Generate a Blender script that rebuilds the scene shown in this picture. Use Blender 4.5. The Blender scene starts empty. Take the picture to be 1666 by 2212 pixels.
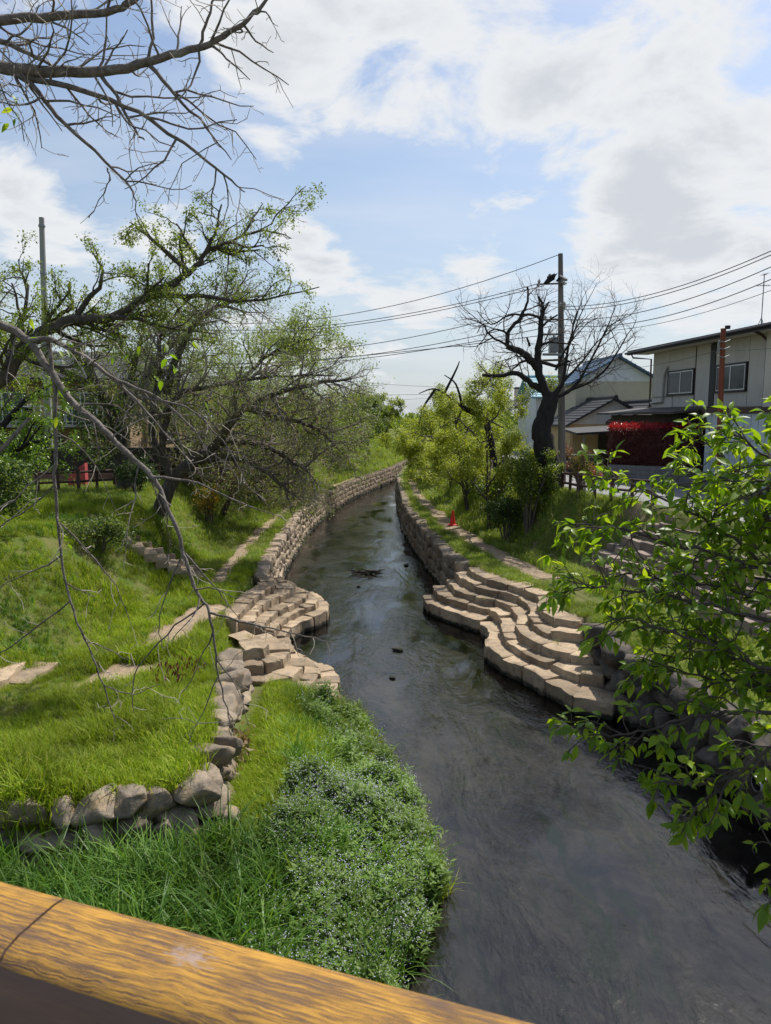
import bpy, bmesh, math, random
import numpy as np
from mathutils import Vector, noise
R = random.Random(7); NR = np.random.default_rng(7)
sc = bpy.context.scene; C = sc.collection
rad = math.radians
# ------------------------------------------------------------------ camera
EYE = 6.5; FPX = 1555.0; PITCH = math.atan((1106 - 900) / FPX)
cd = bpy.data.cameras.new('camera'); cam = bpy.data.objects.new('camera', cd); C.objects.link(cam)
cam.location = (0, 0, EYE); cam.rotation_euler = (math.pi / 2 - PITCH, 0, 0)
cd.sensor_fit = 'VERTICAL'; cd.sensor_height = 24; cd.lens = 24 * FPX / 2212
cd.clip_start = 0.05; cd.clip_end = 3000
cd.dof.use_dof = True; cd.dof.focus_distance = 16; cd.dof.aperture_fstop = 6.5
sc.camera = cam
def ray(px, py):
    x = (px - 833) / FPX; v = -(py - 1106) / FPX; c, s = math.cos(PITCH), math.sin(PITCH)
    return (x, c + v * s, -s + v * c)
def G(px, py, z):          # point of the photograph on the level z
    d = ray(px, py); t = (z - EYE) / d[2]; return (d[0] * t, d[1] * t, z)
def A(px, py, Y):          # point of the photograph at the distance Y
    d = ray(px, py); t = Y / d[1]; return (d[0] * t, Y, EYE + d[2] * t)
# ------------------------------------------------------------------ sun, sky, exposure
SUN_EL, SUN_AZ = rad(56), rad(40)
sd = Vector((math.sin(SUN_AZ) * math.cos(SUN_EL), math.cos(SUN_AZ) * math.cos(SUN_EL), math.sin(SUN_EL)))
sl = bpy.data.lights.new('sun', 'SUN'); sl.energy = 4.4; sl.angle = rad(0.6); sl.color = (1, .95, .87)
so = bpy.data.objects.new('sun', sl); C.objects.link(so); so.rotation_euler = sd.to_track_quat('Z', 'Y').to_euler(); so.location = (0, 0, 60)
vs = sc.view_settings; vs.view_transform = 'Standard'; vs.look = 'None'; vs.exposure = 0.4; vs.gamma = 1.0; vs.use_curve_mapping = False
cy = sc.cycles; cy.max_bounces = 7; cy.diffuse_bounces = 3; cy.glossy_bounces = 3; cy.transmission_bounces = 4; cy.transparent_max_bounces = 8; cy.caustics_reflective = False; cy.caustics_refractive = False; cy.sample_clamp_indirect = 6
W = bpy.data.worlds.new('World'); sc.world = W; W.use_nodes = True
class NT:
    def __init__(s, nt): s.nt = nt
    def n(s, t, **k):
        o = s.nt.nodes.new(t)
        for a, b in k.items(): setattr(o, a, b)
        return o
    def put(s, sock, v):
        if hasattr(v, 'is_output') or isinstance(v, bpy.types.NodeSocket): s.nt.links.new(v, sock)
        elif v is not None: sock.default_value = v
    def m(s, op, a, b=None, c=None, clamp=False):
        o = s.n('ShaderNodeMath', operation=op, use_clamp=clamp)
        for i, v in enumerate((a, b, c)):
            if v is not None: s.put(o.inputs[i], v)
        return o.outputs[0]
    def vm(s, op, a, b=None, out=0):
        o = s.n('ShaderNodeVectorMath', operation=op); s.put(o.inputs[0], a)
        if b is not None: s.put(o.inputs[1], b)
        return o.outputs['Value' if out else 'Vector']
    def mix(s, f, a, b, mode='MIX'):
        o = s.n('ShaderNodeMix', data_type='RGBA', blend_type=mode)
        s.put(o.inputs[0], f); s.put(o.inputs[6], a); s.put(o.inputs[7], b); return o.outputs[2]
    def noise(s, vec, scale=5., detail=4., rough=.5, dist=0., col=False):
        o = s.n('ShaderNodeTexNoise'); s.put(o.inputs['Vector'], vec) if vec is not None else None
        o.inputs['Scale'].default_value = scale; o.inputs['Detail'].default_value = detail
        o.inputs['Roughness'].default_value = rough; o.inputs['Distortion'].default_value = dist
        return o.outputs['Color' if col else 'Fac']
    def mr(s, v, a, b, c=0., d=1., smooth=True):
        o = s.n('ShaderNodeMapRange', interpolation_type='SMOOTHSTEP' if smooth else 'LINEAR')
        s.put(o.inputs[0], v)
        for i, q in enumerate((a, b, c, d)): o.inputs[i + 1].default_value = q
        return o.outputs[0]
    def ramp(s, f, stops):
        o = s.n('ShaderNodeValToRGB'); s.put(o.inputs[0], f); e = o.color_ramp.elements
        while len(e) < len(stops): e.new(.5)
        for q, (p, c) in zip(e, stops): q.position = p; q.color = c4(c)
        return o.outputs[0]
    def link(s, a, b): s.nt.links.new(a, b)
def c4(c): return tuple(c) + (1.,) if len(c) == 3 else tuple(c)
def build_world():
    t = NT(W.node_tree); W.node_tree.nodes.clear()
    sky = t.n('ShaderNodeTexSky', sky_type='NISHITA'); sky.sun_disc = False; sky.sun_elevation = SUN_EL; sky.sun_rotation = SUN_AZ
    sky.air_density = 1.2; sky.dust_density = 1.6; sky.ozone_density = 1.6; sky.altitude = 20
    g = t.n('ShaderNodeTexCoord').outputs['Generated']
    dn = t.vm('NORMALIZE', g)
    sp = t.n('ShaderNodeSeparateXYZ'); t.link(dn, sp.inputs[0])
    zz = t.m('ADD', t.m('MAXIMUM', sp.outputs[2], 0.), .22)
    pv = t.n('ShaderNodeCombineXYZ'); t.link(t.m('DIVIDE', sp.outputs[0], zz), pv.inputs[0]); t.link(t.m('DIVIDE', sp.outputs[1], zz), pv.inputs[1])
    P = pv.outputs[0]
    n1 = t.noise(P, 2.9, 9, .6, .3)
    dens = t.m('MULTIPLY_ADD', n1, 2.0, -.53)
    blobs = [(600, 90, 230, .3), (900, 60, 240, .2), (1120, 150, 200, .22), (1440, 170, 190, .3), (1620, 330, 100, .28), (1380, 345, 65, .4), (60, 420, 105, .52), (350, 475, 80, .46), (650, 525, 75, .5),
             (1300, 510, 100, .5), (1440, 480, 100, .5), (1600, 560, 120, .42), (1020, 590, 70, .42), (560, 240, 110, .26), (750, 690, 130, .26), (900, 640, 80, .26), (1150, 250, 110, .24),
             (170, 220, 130, -.34), (330, 340, 120, -.3), (560, 400, 120, -.34), (830, 390, 150, -.2), (1180, 410, 100, -.24), (1560, 420, 70, -.24), (900, 490, 130, -.24), (1000, 760, 200, -.1)]
    for px, py, r, w in blobs:
        d = Vector(ray(px, py)).normalized()
        dot = t.vm('DOT_PRODUCT', dn, tuple(d), out=1)
        dens = t.m('MULTIPLY_ADD', t.m('POWER', dot, 2.0 / (r / FPX) ** 2), w, dens)
    mask = t.mr(dens, .5, .84)
    thin = t.mr(t.noise(t.vm('MULTIPLY', P, (.7, 1.8, 1)), 1.3, 4, .6), .35, .8, .05, .42)
    mask = t.m('MAXIMUM', mask, thin)
    core = t.mr(dens, .8, 1.25)
    ccol = t.mix(core, (6.5, 6.65, 6.85, 1), (5.0, 5.3, 5.7, 1))
    skyc = t.mix(1., sky.outputs[0], (.93, .97, 1.03, 1), 'MULTIPLY')
    # pale haze low over the horizon
    hz = t.mr(sp.outputs[2], .0, .45, .62, .0)
    skyc = t.mix(hz, skyc, (4.5, 5.2, 6.1, 1))
    col = t.mix(mask, skyc, ccol)
    below = t.mr(sp.outputs[2], -.05, 0., 1., 0.)
    col = t.mix(below, col, (1.5, 1.6, 1.5, 1))
    bg = t.n('ShaderNodeBackground'); t.link(col, bg.inputs[0]); bg.inputs[1].default_value = .098
    o = t.n('ShaderNodeOutputWorld'); t.link(bg.outputs[0], o.inputs[0])
build_world()
# ------------------------------------------------------------------ materials
MATS = {}
def base(name):
    m = bpy.data.materials.new(name); m.use_nodes = True; t = NT(m.node_tree); m.node_tree.nodes.clear()
    o = t.n('ShaderNodeOutputMaterial'); b = t.n('ShaderNodeBsdfPrincipled'); t.link(b.outputs[0], o.inputs[0])
    MATS[name] = m; return m, t, b, o
def pm(name, c1, c2, scale=4., rough=.85, bump=.0, bscale=None, stretch=None, spec=.25, vary=.0, c3=None, s3=1., metal=0.):
    m, t, b, o = base(name)
    v = t.n('ShaderNodeTexCoord').outputs['Object']
    if vary:
        oi = t.n('ShaderNodeObjectInfo').outputs['Random']
        v = t.vm('ADD', v, t.n('ShaderNodeCombineXYZ').outputs[0]); cx = v.node.inputs[1].links[0].from_node
        t.link(t.m('MULTIPLY', oi, 37.), cx.inputs[0]); t.link(t.m('MULTIPLY', oi, 91.), cx.inputs[1])
    if stretch: v = t.vm('MULTIPLY', v, stretch)
    f = t.mr(t.noise(v, scale, 6, .6), .3, .7)
    col = t.mix(f, c4(c1), c4(c2))
    if c3: col = t.mix(t.mr(t.noise(v, s3, 5, .6), .52, .68), col, c4(c3))
    if vary:
        k = t.m('MULTIPLY_ADD', oi, 2 * vary, 1 - vary)
        cc = t.n('ShaderNodeCombineColor'); [t.link(k, cc.inputs[i]) for i in range(3)]
        col = t.mix(1., col, cc.outputs[0], 'MULTIPLY')
    t.link(col, b.inputs['Base Color']); b.inputs['Roughness'].default_value = rough
    b.inputs['Specular IOR Level'].default_value = spec; b.inputs['Metallic'].default_value = metal
    if bump:
        bn = t.n('ShaderNodeBump'); bn.inputs['Strength'].default_value = bump; bn.inputs['Distance'].default_value = .03
        t.link(t.noise(v, bscale or scale * 3, 8, .65), bn.inputs['Height']); t.link(bn.outputs[0], b.inputs['Normal'])
    return m
def leafm(name, cols, trans=.35, rough=.5, inst=False, spec=.3):
    m, t, b, o = base(name)
    r = t.n('ShaderNodeNewGeometry').outputs['Random Per Island']
    if inst:
        r = t.m('FRACT', t.m('ADD', r, t.m('MULTIPLY', t.n('ShaderNodeObjectInfo').outputs['Random'], 7.3)))
    col = t.ramp(r, [(i / max(1, len(cols) - 1), c) for i, c in enumerate(cols)])
    if inst:
        ps = t.n('ShaderNodeNewGeometry').outputs['Position']
        big = t.mr(t.noise(ps, .55, 4, .6), .32, .68, .72, 1.25)
        cc = t.n('ShaderNodeCombineColor'); [t.link(big, cc.inputs[i]) for i in range(3)]
        col = t.mix(1., col, cc.outputs[0], 'MULTIPLY')
    t.link(col, b.inputs['Base Color']); b.inputs['Roughness'].default_value = rough; b.inputs['Specular IOR Level'].default_value = spec
    tr = t.n('ShaderNodeBsdfTranslucent'); t.link(t.mix(1., col, (1.5, 1.5, .7, 1), 'MULTIPLY'), tr.inputs[0])
    mx = t.n('ShaderNodeMixShader'); mx.inputs[0].default_value = trans
    t.link(b.outputs[0], mx.inputs[1]); t.link(tr.outputs[0], mx.inputs[2]); t.link(mx.outputs[0], o.inputs[0])
    return m
pm('soil', (.05, .075, .02), (.12, .1, .055), 1.6, .95, .4, 12, c3=(.055, .085, .02), s3=.8)
pm('dirt', (.32, .24, .16), (.22, .165, .11), 3, .95, .5, 25, c3=(.38, .3, .21), s3=5)
pm('asphalt', (.2, .2, .2), (.26, .26, .26), 6, .9, .2, 60)
pm('stone_tan', (.39, .3, .2), (.28, .21, .14), 2.2, .9, .9, 11, vary=.32, c3=(.24, .19, .14), s3=1.3)
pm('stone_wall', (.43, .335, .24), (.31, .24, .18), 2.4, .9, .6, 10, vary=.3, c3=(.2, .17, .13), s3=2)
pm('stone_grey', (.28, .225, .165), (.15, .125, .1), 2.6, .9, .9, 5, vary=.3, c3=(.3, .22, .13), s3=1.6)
pm('stone_dark', (.1, .085, .072), (.06, .052, .046), 2.6, .85, .9, 5, vary=.3, c3=(.14, .115, .09), s3=1.6)  # shade on the lower right boulder wall is put into this low colour
pm('stone_step', (.28, .22, .18), (.19, .15, .125), 3, .9, .6, 14, vary=.25, c3=(.14, .12, .1), s3=2.)
pm('bark', (.11, .092, .078), (.055, .046, .04), 9, .9, .9, 22, stretch=(1, 1, .35))
pm('bark_dark', (.035, .03, .027), (.018, .016, .015), 7, .9, .9, 18, stretch=(1, 1, .35))
pm('bark_grey', (.25, .215, .19), (.12, .1, .088), 16, .85, 1., 45, c3=(.3, .27, .24), s3=7)
pm('twig', (.12, .1, .085), (.075, .06, .052), 8, .8)
pm('twig_pale', (.42, .37, .32), (.28, .24, .2), 8, .8)
pm('concrete', (.34, .335, .32), (.25, .245, .235), 3, .9, .2, 30, stretch=(1, 1, .3))
pm('pole_wood', (.2, .18, .16), (.13, .12, .11), 4, .9, .3, 20, stretch=(1, 1, .15))
pm('wire', (.02, .02, .022), (.03, .03, .03), 3, .6)
pm('steel', (.3, .31, .32), (.24, .25, .26), 3, .5, metal=.6)
pm('rubber', (.012, .012, .014), (.02, .02, .022), 3, .6)
pm('rust', (.24, .075, .04), (.16, .05, .03), 5, .85, .3, 30, stretch=(1, 1, .4), c3=(.3, .12, .07), s3=3)
pm('fence_wood', (.085, .05, .04), (.055, .032, .027), 6, .7, .2, 20, vary=.2)
pm('panel', (.54, .515, .47), (.47, .45, .41), 1.2, .8, stretch=(1, 1, .4), c3=(.42, .4, .365), s3=.6)
pm('panel_light', (.62, .585, .51), (.57, .54, .47), 1.2, .8)
pm('trim_dark', (.03, .028, .03), (.02, .02, .022), 4, .5)
pm('trim_brown', (.09, .05, .042), (.065, .038, .034), 4, .6)
pm('roof_grey', (.085, .075, .07), (.055, .05, .05), 3, .7, .2, 20)
pm('roof_dark', (.05, .048, .05), (.03, .03, .034), 3, .6, .2, 20)
pm('roof_blue', (.06, .12, .2), (.04, .085, .15), 3, .5, .2, 20)
pm('roof_teal', (.2, .42, .5), (.15, .34, .42), 3, .5)
pm('roof_red', (.22, .12, .1), (.16, .09, .08), 3, .7)
pm('plaster', (.62, .6, .57), (.53, .51, .48), 1.5, .9)
pm('siding_white', (.68, .7, .72), (.6, .62, .65), 1.5, .6)
pm('siding_beige', (.5, .455, .35), (.45, .41, .31), 1.5, .6)
pm('siding_blue', (.52, .6, .66), (.46, .54, .6), 1.2, .5, c3=(.42, .49, .54), s3=.8)
pm('wall_yellow', (.5, .37, .2), (.42, .31, .17), 1.5, .9)
pm('wall_tan', (.34, .24, .15), (.26, .18, .12), 1.5, .9)
pm('wood_dark', (.05, .04, .034), (.03, .025, .022), 4, .7, stretch=(1, 1, .2))
pm('blockwall', (.22, .22, .22), (.16, .16, .165), 3, .9, .2, 20)
pm('slate', (.05, .06, .07), (.035, .045, .055), 3, .7)
pm('curtain', (.62, .65, .66), (.5, .53, .55), 1.2, .9, stretch=(9, 9, .2))
pm('frame_alu', (.55, .56, .57), (.48, .49, .5), 3, .4, metal=.4)
pm('white_plastic', (.42, .41, .39), (.35, .34, .32), 3, .5)
pm('red_plastic', (.75, .04, .03), (.66, .03, .025), 3, .5)
pm('red_paint', (.5, .1, .1), (.42, .08, .08), 3, .7)
pm('blue_sheet', (.02, .08, .25), (.015, .05, .17), 3, .6)
pm('dead', (.2, .13, .085), (.1, .065, .045), 5, .9, vary=.2)
pm('dead_dark', (.05, .035, .03), (.03, .022, .018), 5, .8)
def stain(name):      # damp algae line above the water and mossy blotches
    m = MATS[name]; t = NT(m.node_tree); b = next(n for n in m.node_tree.nodes if n.type == 'BSDF_PRINCIPLED'); src = b.inputs['Base Color'].links[0].from_socket
    ps = t.n('ShaderNodeNewGeometry').outputs['Position']; sp = t.n('ShaderNodeSeparateXYZ'); t.link(ps, sp.inputs[0])
    nz = t.noise(ps, 3.5, 5, .65); e = t.m('ADD', sp.outputs[2], t.m('MULTIPLY', t.m('SUBTRACT', nz, .5), -.22))
    col = t.mix(t.mr(e, .06, .16, 1., 0.), src, (.022, .024, .016, 1))
    col = t.mix(t.mr(t.noise(ps, 1.7, 7, .7), .5, .68, 0., .7), col, (.14, .11, .078, 1))
    col = t.mix(t.mr(t.noise(t.vm('ADD', ps, (9, 3, 1)), 8, 7, .75), .54, .66, 0., .65), col, (.12, .1, .075, 1))
    t.link(col, b.inputs['Base Color'])
for k_ in ('stone_tan', 'stone_wall', 'stone_grey', 'stone_dark'): stain(k_)
def glass_mat():
    m, t, b, o = base('glass')
    b.inputs['Base Color'].default_value = (.02, .025, .03, 1); b.inputs['Roughness'].default_value = .05; b.inputs['Specular IOR Level'].default_value = .8
    tr = t.n('ShaderNodeBsdfTransparent'); tr.inputs[0].default_value = (.75, .8, .82, 1)
    mx = t.n('ShaderNodeMixShader'); mx.inputs[0].default_value = .6; t.link(b.outputs[0], mx.inputs[1]); t.link(tr.outputs[0], mx.inputs[2]); t.link(mx.outputs[0], o.inputs[0])
glass_mat()
leafm('grass_lawn', [(.15, .225, .012), (.19, .28, .016), (.24, .32, .024), (.34, .35, .07)], .42, .5, True, .15)
leafm('grass_slope', [(.13, .21, .02), (.18, .27, .028), (.22, .29, .05), (.34, .31, .13)], .4, .5, True)
leafm('grass_dry', [(.14, .18, .05), (.2, .22, .07), (.3, .27, .14)], .4, .55, True)
leafm('grass_tall', [(.05, .12, .015), (.07, .16, .02), (.1, .2, .03), (.16, .25, .04)], .35, .45, True, .22)
leafm('weed_leaf', [(.12, .2, .045), (.16, .25, .055), (.2, .28, .08)], .4, .5, True, .15)
leafm('petal_blue', [(.5, .5, .68), (.58, .58, .74), (.66, .66, .78)], .3, .6)
leafm('leaf_cherry', [(.07, .14, .012), (.1, .19, .016), (.14, .24, .025), (.2, .28, .035)], .42, .33, spec=.55)
leafm('leaf_mid', [(.12, .18, .025), (.17, .23, .035), (.23, .28, .06)], .4, .5)
leafm('leaf_lime', [(.24, .3, .035), (.31, .35, .045), (.38, .39, .07)], .42, .5)
leafm('leaf_yellowgreen', [(.2, .26, .035), (.29, .33, .05), (.15, .22, .035)], .42, .5)
leafm('leaf_grey', [(.16, .21, .07), (.2, .25, .09), (.25, .28, .13)], .35, .6)
leafm('leaf_brown', [(.2, .13, .07), (.24, .18, .1), (.15, .15, .06)], .3, .6)
leafm('leaf_dark', [(.035, .07, .02), (.05, .095, .025), (.07, .12, .03)], .25, .5)
leafm('leaf_red', [(.36, .02, .03), (.46, .03, .045), (.22, .015, .022)], .3, .35, spec=.5)
leafm('leaf_maroon', [(.09, .025, .028), (.13, .035, .035), (.1, .045, .03)], .2, .4)
leafm('leaf_orange', [(.3, .13, .03), (.2, .14, .04), (.12, .13, .03), (.35, .08, .03)], .3, .5)
leafm('leaf_gold', [(.6, .33, .02), (.7, .42, .03), (.5, .3, .02)], .3, .6)
def water_mat():
    m, t, b, o = base('water'); m.node_tree.nodes.remove(b)
    v = t.n('ShaderNodeTexCoord').outputs['Object']
    v2 = t.vm('MULTIPLY', v, (1.0, .55, 1))
    a = t.noise(v2, 5.5, 4, .55, 1.); bq = t.noise(t.vm('MULTIPLY', v, (1.2, .7, 1)), 19, 4, .6, 1.2)
    area = t.mr(t.noise(t.vm('MULTIPLY', v, (1.3, .6, 1)), .6, 5, .6, .6), .4, .64, .07, 1.05)
    hgt = t.m('MULTIPLY', t.m('MULTIPLY_ADD', bq, .22, a), area)
    bn = t.n('ShaderNodeBump'); bn.inputs['Strength'].default_value = .8; bn.inputs['Distance'].default_value = .027; t.link(hgt, bn.inputs['Height'])
    fr = t.n('ShaderNodeFresnel'); fr.inputs[0].default_value = 1.62; t.link(bn.outputs[0], fr.inputs['Normal'])
    gl = t.n('ShaderNodeBsdfGlossy'); gl.inputs['Roughness'].default_value = .03; t.link(bn.outputs[0], gl.inputs['Normal'])
    tr = t.n('ShaderNodeBsdfTransparent'); tr.inputs[0].default_value = (.47, .5, .53, 1)
    mx = t.n('ShaderNodeMixShader'); t.link(fr.outputs[0], mx.inputs[0]); t.link(tr.outputs[0], mx.inputs[1]); t.link(gl.outputs[0], mx.inputs[2]); t.link(mx.outputs[0], o.inputs[0])
water_mat()
def ground_mat():     # earth, thin grass, and below the waterline a silty bed
    m, t, b, o = base('ground')
    v = t.n('ShaderNodeTexCoord').outputs['Object']
    sp = t.n('ShaderNodeSeparateXYZ'); t.link(v, sp.inputs[0])
    g = t.mix(t.mr(t.noise(v, 1.5, 6, .6), .35, .65), (.075, .12, .018, 1), (.13, .13, .045, 1))
    g = t.mix(t.mr(t.noise(v, .5, 5, .6), .58, .7), g, (.2, .155, .1, 1))
    bed = t.mix(t.mr(t.noise(v, 1.1, 7, .65, .5), .35, .65), (.05, .045, .036, 1), (.15, .125, .09, 1))
    bed = t.mix(t.mr(t.noise(t.vm('MULTIPLY', v, (2.2, .5, 1)), 1.2, 5, .6, 1.), .52, .66), bed, (.05, .07, .025, 1))
    vo = t.n('ShaderNodeTexVoronoi'); t.link(t.vm('ADD', v, t.vm('MULTIPLY', t.noise(v, 4, 3, .5, col=True), (.25, .25, 0))), vo.inputs['Vector']); vo.inputs['Scale'].default_value = 6
    peb = t.mr(t.noise(v, .8, 4, .6), .42, .6)
    pc = t.n('ShaderNodeSeparateColor'); t.link(vo.outputs['Color'], pc.inputs[0])
    bed = t.mix(t.m('MULTIPLY', peb, .32), bed, t.mix(pc.outputs[0], (.045, .036, .026, 1), (.24, .185, .125, 1)))
    col = t.mix(t.mr(sp.outputs[2], .0, .12), bed, g)
    t.link(col, b.inputs['Base Color']); b.inputs['Roughness'].default_value = .95; b.inputs['Specular IOR Level'].default_value = .1
    bn = t.n('ShaderNodeBump'); bn.inputs['Strength'].default_value = .6; bn.inputs['Distance'].default_value = .06
    t.link(t.noise(v, 7, 8, .65), bn.inputs['Height']); t.link(bn.outputs[0], b.inputs['Normal'])
ground_mat()
def rail_mat():       # worn ochre paint over dark brown, streaked along the grain
    m, t, b, o = base('rail_paint')
    v = t.n('ShaderNodeTexCoord').outputs['Object']
    wob = t.noise(t.vm('MULTIPLY', v, (14, 18, 9)), 1., 4, .6, col=True)
    vv = t.vm('ADD', v, t.vm('MULTIPLY', t.vm('SUBTRACT', wob, (.5, .5, .5)), (0, .014, .012)))
    grain = t.noise(t.vm('MULTIPLY', vv, (9., 420, 60)), 1., 5, .62, 1.6)
    patch = t.noise(t.vm('MULTIPLY', v, (.6, 1.6, 1)), 12, 4, .6)
    fine = t.noise(t.vm('MULTIPLY', vv, (9, 330, 130)), 1., 3, .6)
    f = t.m('ADD', t.m('ADD', t.m('MULTIPLY', grain, 1.0), t.m('MULTIPLY', patch, .5)), t.m('MULTIPLY', fine, .34))
    f = t.mr(f, .8, 1.04)
    ochre = t.mix(t.noise(v, 30, 4, .6), (.37, .19, .025, 1), (.5, .27, .045, 1)); brown = t.mix(t.noise(v, 18, 5, .6), (.075, .045, .032, 1), (.14, .085, .058, 1))
    col = t.mix(f, brown, ochre)
    # the scraped grey-pink spot
    sp = t.n('ShaderNodeMapping'); t.link(v, sp.inputs[0]); sp.inputs['Location'].default_value = (-0.345, 0.050, 0); 
    dd = t.vm('LENGTH', t.vm('MULTIPLY', sp.outputs[0], (22, 40, 0)), out=1)
    dd = t.m('ADD', dd, t.m('MULTIPLY', t.m('SUBTRACT', t.noise(t.vm('MULTIPLY', v, (1, 2.5, 1)), 70, 6, .7), .5), 3.4))
    col = t.mix(t.mr(dd, .1, .75, .8, 0.), col, t.mix(t.noise(v, 90, 4, .6), (.2, .13, .11, 1), (.44, .36, .33, 1)))
    t.link(col, b.inputs['Base Color']); b.inputs['Roughness'].default_value = .62; b.inputs['Specular IOR Level'].default_value = .3
    bn = t.n('ShaderNodeBump'); bn.inputs['Strength'].default_value = .45; bn.inputs['Distance'].default_value = .004
    t.link(f, bn.inputs['Height']); t.link(bn.outputs[0], b.inputs['Normal'])
rail_mat()
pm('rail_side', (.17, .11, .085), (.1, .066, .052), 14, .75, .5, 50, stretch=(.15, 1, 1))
# ------------------------------------------------------------------ builders
def tag(o, label=None, cat=None, group=None, kind=None):
    if label: o['label'] = label
    if cat: o['category'] = cat
    if group: o['group'] = group
    if kind: o['kind'] = kind
    return o
def empty(name, loc=(0, 0, 0), rz=0., label=None, cat=None, group=None):
    o = bpy.data.objects.new(name, None); C.objects.link(o); o.location = loc; o.rotation_euler = (0, 0, rz)
    return tag(o, label, cat, group)
def link(name, me, parent=None, mat=None, loc=None):
    if mat and not me.materials: me.materials.append(MATS[mat])
    o = bpy.data.objects.new(name, me); C.objects.link(o)
    if parent is not None: o.parent = parent
    if loc is not None: o.location = loc
    return o
def npmesh(name, V, F, smooth=False):      # F: array (n,k) of polygons with k corners
    me = bpy.data.meshes.new(name); V = np.asarray(V, np.float32); F = np.asarray(F, np.int32); n, k = F.shape
    me.vertices.add(len(V)); me.vertices.foreach_set('co', V.ravel())
    me.loops.add(n * k); me.loops.foreach_set('vertex_index', F.ravel())
    me.polygons.add(n); me.polygons.foreach_set('loop_start', np.arange(0, n * k, k, dtype=np.int32))
    if smooth: me.polygons.foreach_set('use_smooth', np.ones(n, bool))
    me.update(calc_edges=True); return me
class MB:
    def __init__(s): s.v = []; s.f = []
    def add(s, vs, fs):
        b = len(s.v); s.v += [tuple(p) for p in vs]; s.f += [tuple(i + b for i in f) for f in fs]; return s
    def box(s, x0, x1, y0, y1, z0, z1):
        return s.add([(x0, y0, z0), (x1, y0, z0), (x1, y1, z0), (x0, y1, z0), (x0, y0, z1), (x1, y0, z1), (x1, y1, z1), (x0, y1, z1)],
                     [(0, 3, 2, 1), (4, 5, 6, 7), (0, 1, 5, 4), (1, 2, 6, 5), (2, 3, 7, 6), (3, 0, 4, 7)])
    def hexa(s, b, t):          # four bottom and four top corners
        return s.add(list(b) + list(t), [(0, 3, 2, 1), (4, 5, 6, 7), (0, 1, 5, 4), (1, 2, 6, 5), (2, 3, 7, 6), (3, 0, 4, 7)])
    def tube(s, pts, rs, k=8, cap=True):
        pts = [Vector(p) for p in pts]; n = len(pts)
        if not hasattr(rs, '__len__'): rs = [rs] * n
        b = len(s.v); ref = Vector((.3, .5, .81))
        for i, p in enumerate(pts):
            d = (pts[min(i + 1, n - 1)] - pts[max(i - 1, 0)]).normalized()
            if abs(d.dot(ref)) > .95: ref = Vector((1, 0, .1))
            a = d.cross(ref).normalized(); c = d.cross(a)
            for j in range(k):
                q = 2 * math.pi * j / k; s.v.append(tuple(p + (a * math.cos(q) + c * math.sin(q)) * rs[i]))
        for i in range(n - 1):
            for j in range(k):
                s.f.append((b + i * k + j, b + i * k + (j + 1) % k, b + (i + 1) * k + (j + 1) % k, b + (i + 1) * k + j))
        if cap: s.f.append(tuple(b + j for j in range(k))[::-1]); s.f.append(tuple(b + (n - 1) * k + j for j in range(k)))
        return s
    def mesh(s, name, smooth=None, bevel=0.):
        me = bpy.data.meshes.new(name); me.from_pydata(s.v, [], s.f)
        if bevel:
            bm = bmesh.new(); bm.from_mesh(me); bmesh.ops.bevel(bm, geom=bm.edges[:], offset=bevel, segments=2, affect='EDGES', profile=.6); bm.to_mesh(me); bm.free()
        me.validate(); me.update()
        if smooth is not None: me.shade_smooth(); me.set_sharp_from_angle(angle=rad(smooth))
        return me
    def build(s, name, mat, parent=None, smooth=None, bevel=0.): return link(name, s.mesh(name, smooth, bevel), parent, mat)
def rel(parent, p): return tuple(Vector(p) - parent.location)
# ------------------------------------------------------------------ terrain
def itp(v, pts): a = np.array(pts, float); return np.interp(v, a[:, 0], a[:, 1])
XL = [(8.6, -2.5), (10.2, -2.6), (11.1, -2.66), (12.2, -2.85), (14.1, -3.15), (15.8, -3.35), (17.5, -3.75), (19.3, -4.1), (21, -4.15), (23.5, -4.1), (28.7, -4.45), (38.5, -4.65), (47.7, -4.2), (54, -3.3), (58, -2.7), (66, -1.0), (74, .75), (86, 2.6), (97, 4.6), (105, 7), (115, 13), (130, 26), (160, 60)]
XR = [(-15, 8.8), (0, 7.6), (8, 6.9), (11, 6.3), (13, 5.9), (14.5, 5.55), (16, 5.25), (17.2, 5.05), (18, 4.9), (19.3, 4.6), (20.8, 4.75), (21.6, 4.3), (22.7, 3.7), (23.9, 3.1), (25, 2.7), (26.7, 2.45), (32.2, 1.85), (40.5, 1.25), (52, 1.1), (63, 1.15), (75, 2.2), (85, 3.9), (102, 8.5), (115, 17), (130, 31), (160, 66)]
YF = [(-40, 8.3), (-9, 8.6), (-5, 8.85), (-3.7, 9.05), (-2.9, 9.4), (-2.5, 9.9), (-2.3, 10.0)]
XW = [(-15, -1.0), (0, -.3), (6, -.1), (7.5, .1), (8.4, .45), (9.1, .7), (11.7, .32), (13.8, -.35), (16.3, -1.05), (18, -2.6)]
LS0 = [(8, -7.6), (14, -7.0), (20, -6.3), (24, -6.2), (30, -6.6), (40, -6.3), (54, -4.9), (70, -1.2), (80, .6), (97, 2.9), (105, 5), (130, 22), (160, 54)]
RP = [(12, 8.2), (17, 6.7), (20, 5.9), (23.9, 5.0), (27.7, 4.15), (33.6, 3.15), (38.5, 2.8), (46.3, 2.2), (58, 2.15), (70.9, 3.55), (80, 5.4), (100, 11), (130, 36)]
RS0 = [(8, 10.0), (13, 9.4), (18, 8.0), (21.5, 7.3), (24.8, 6.6), (26, 5.9), (27.7, 5.2), (33.6, 4.1), (38.5, 3.7), (46, 3.1), (58, 3.1), (71, 4.6), (80, 6.6), (100, 12.5), (130, 38)]
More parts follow.
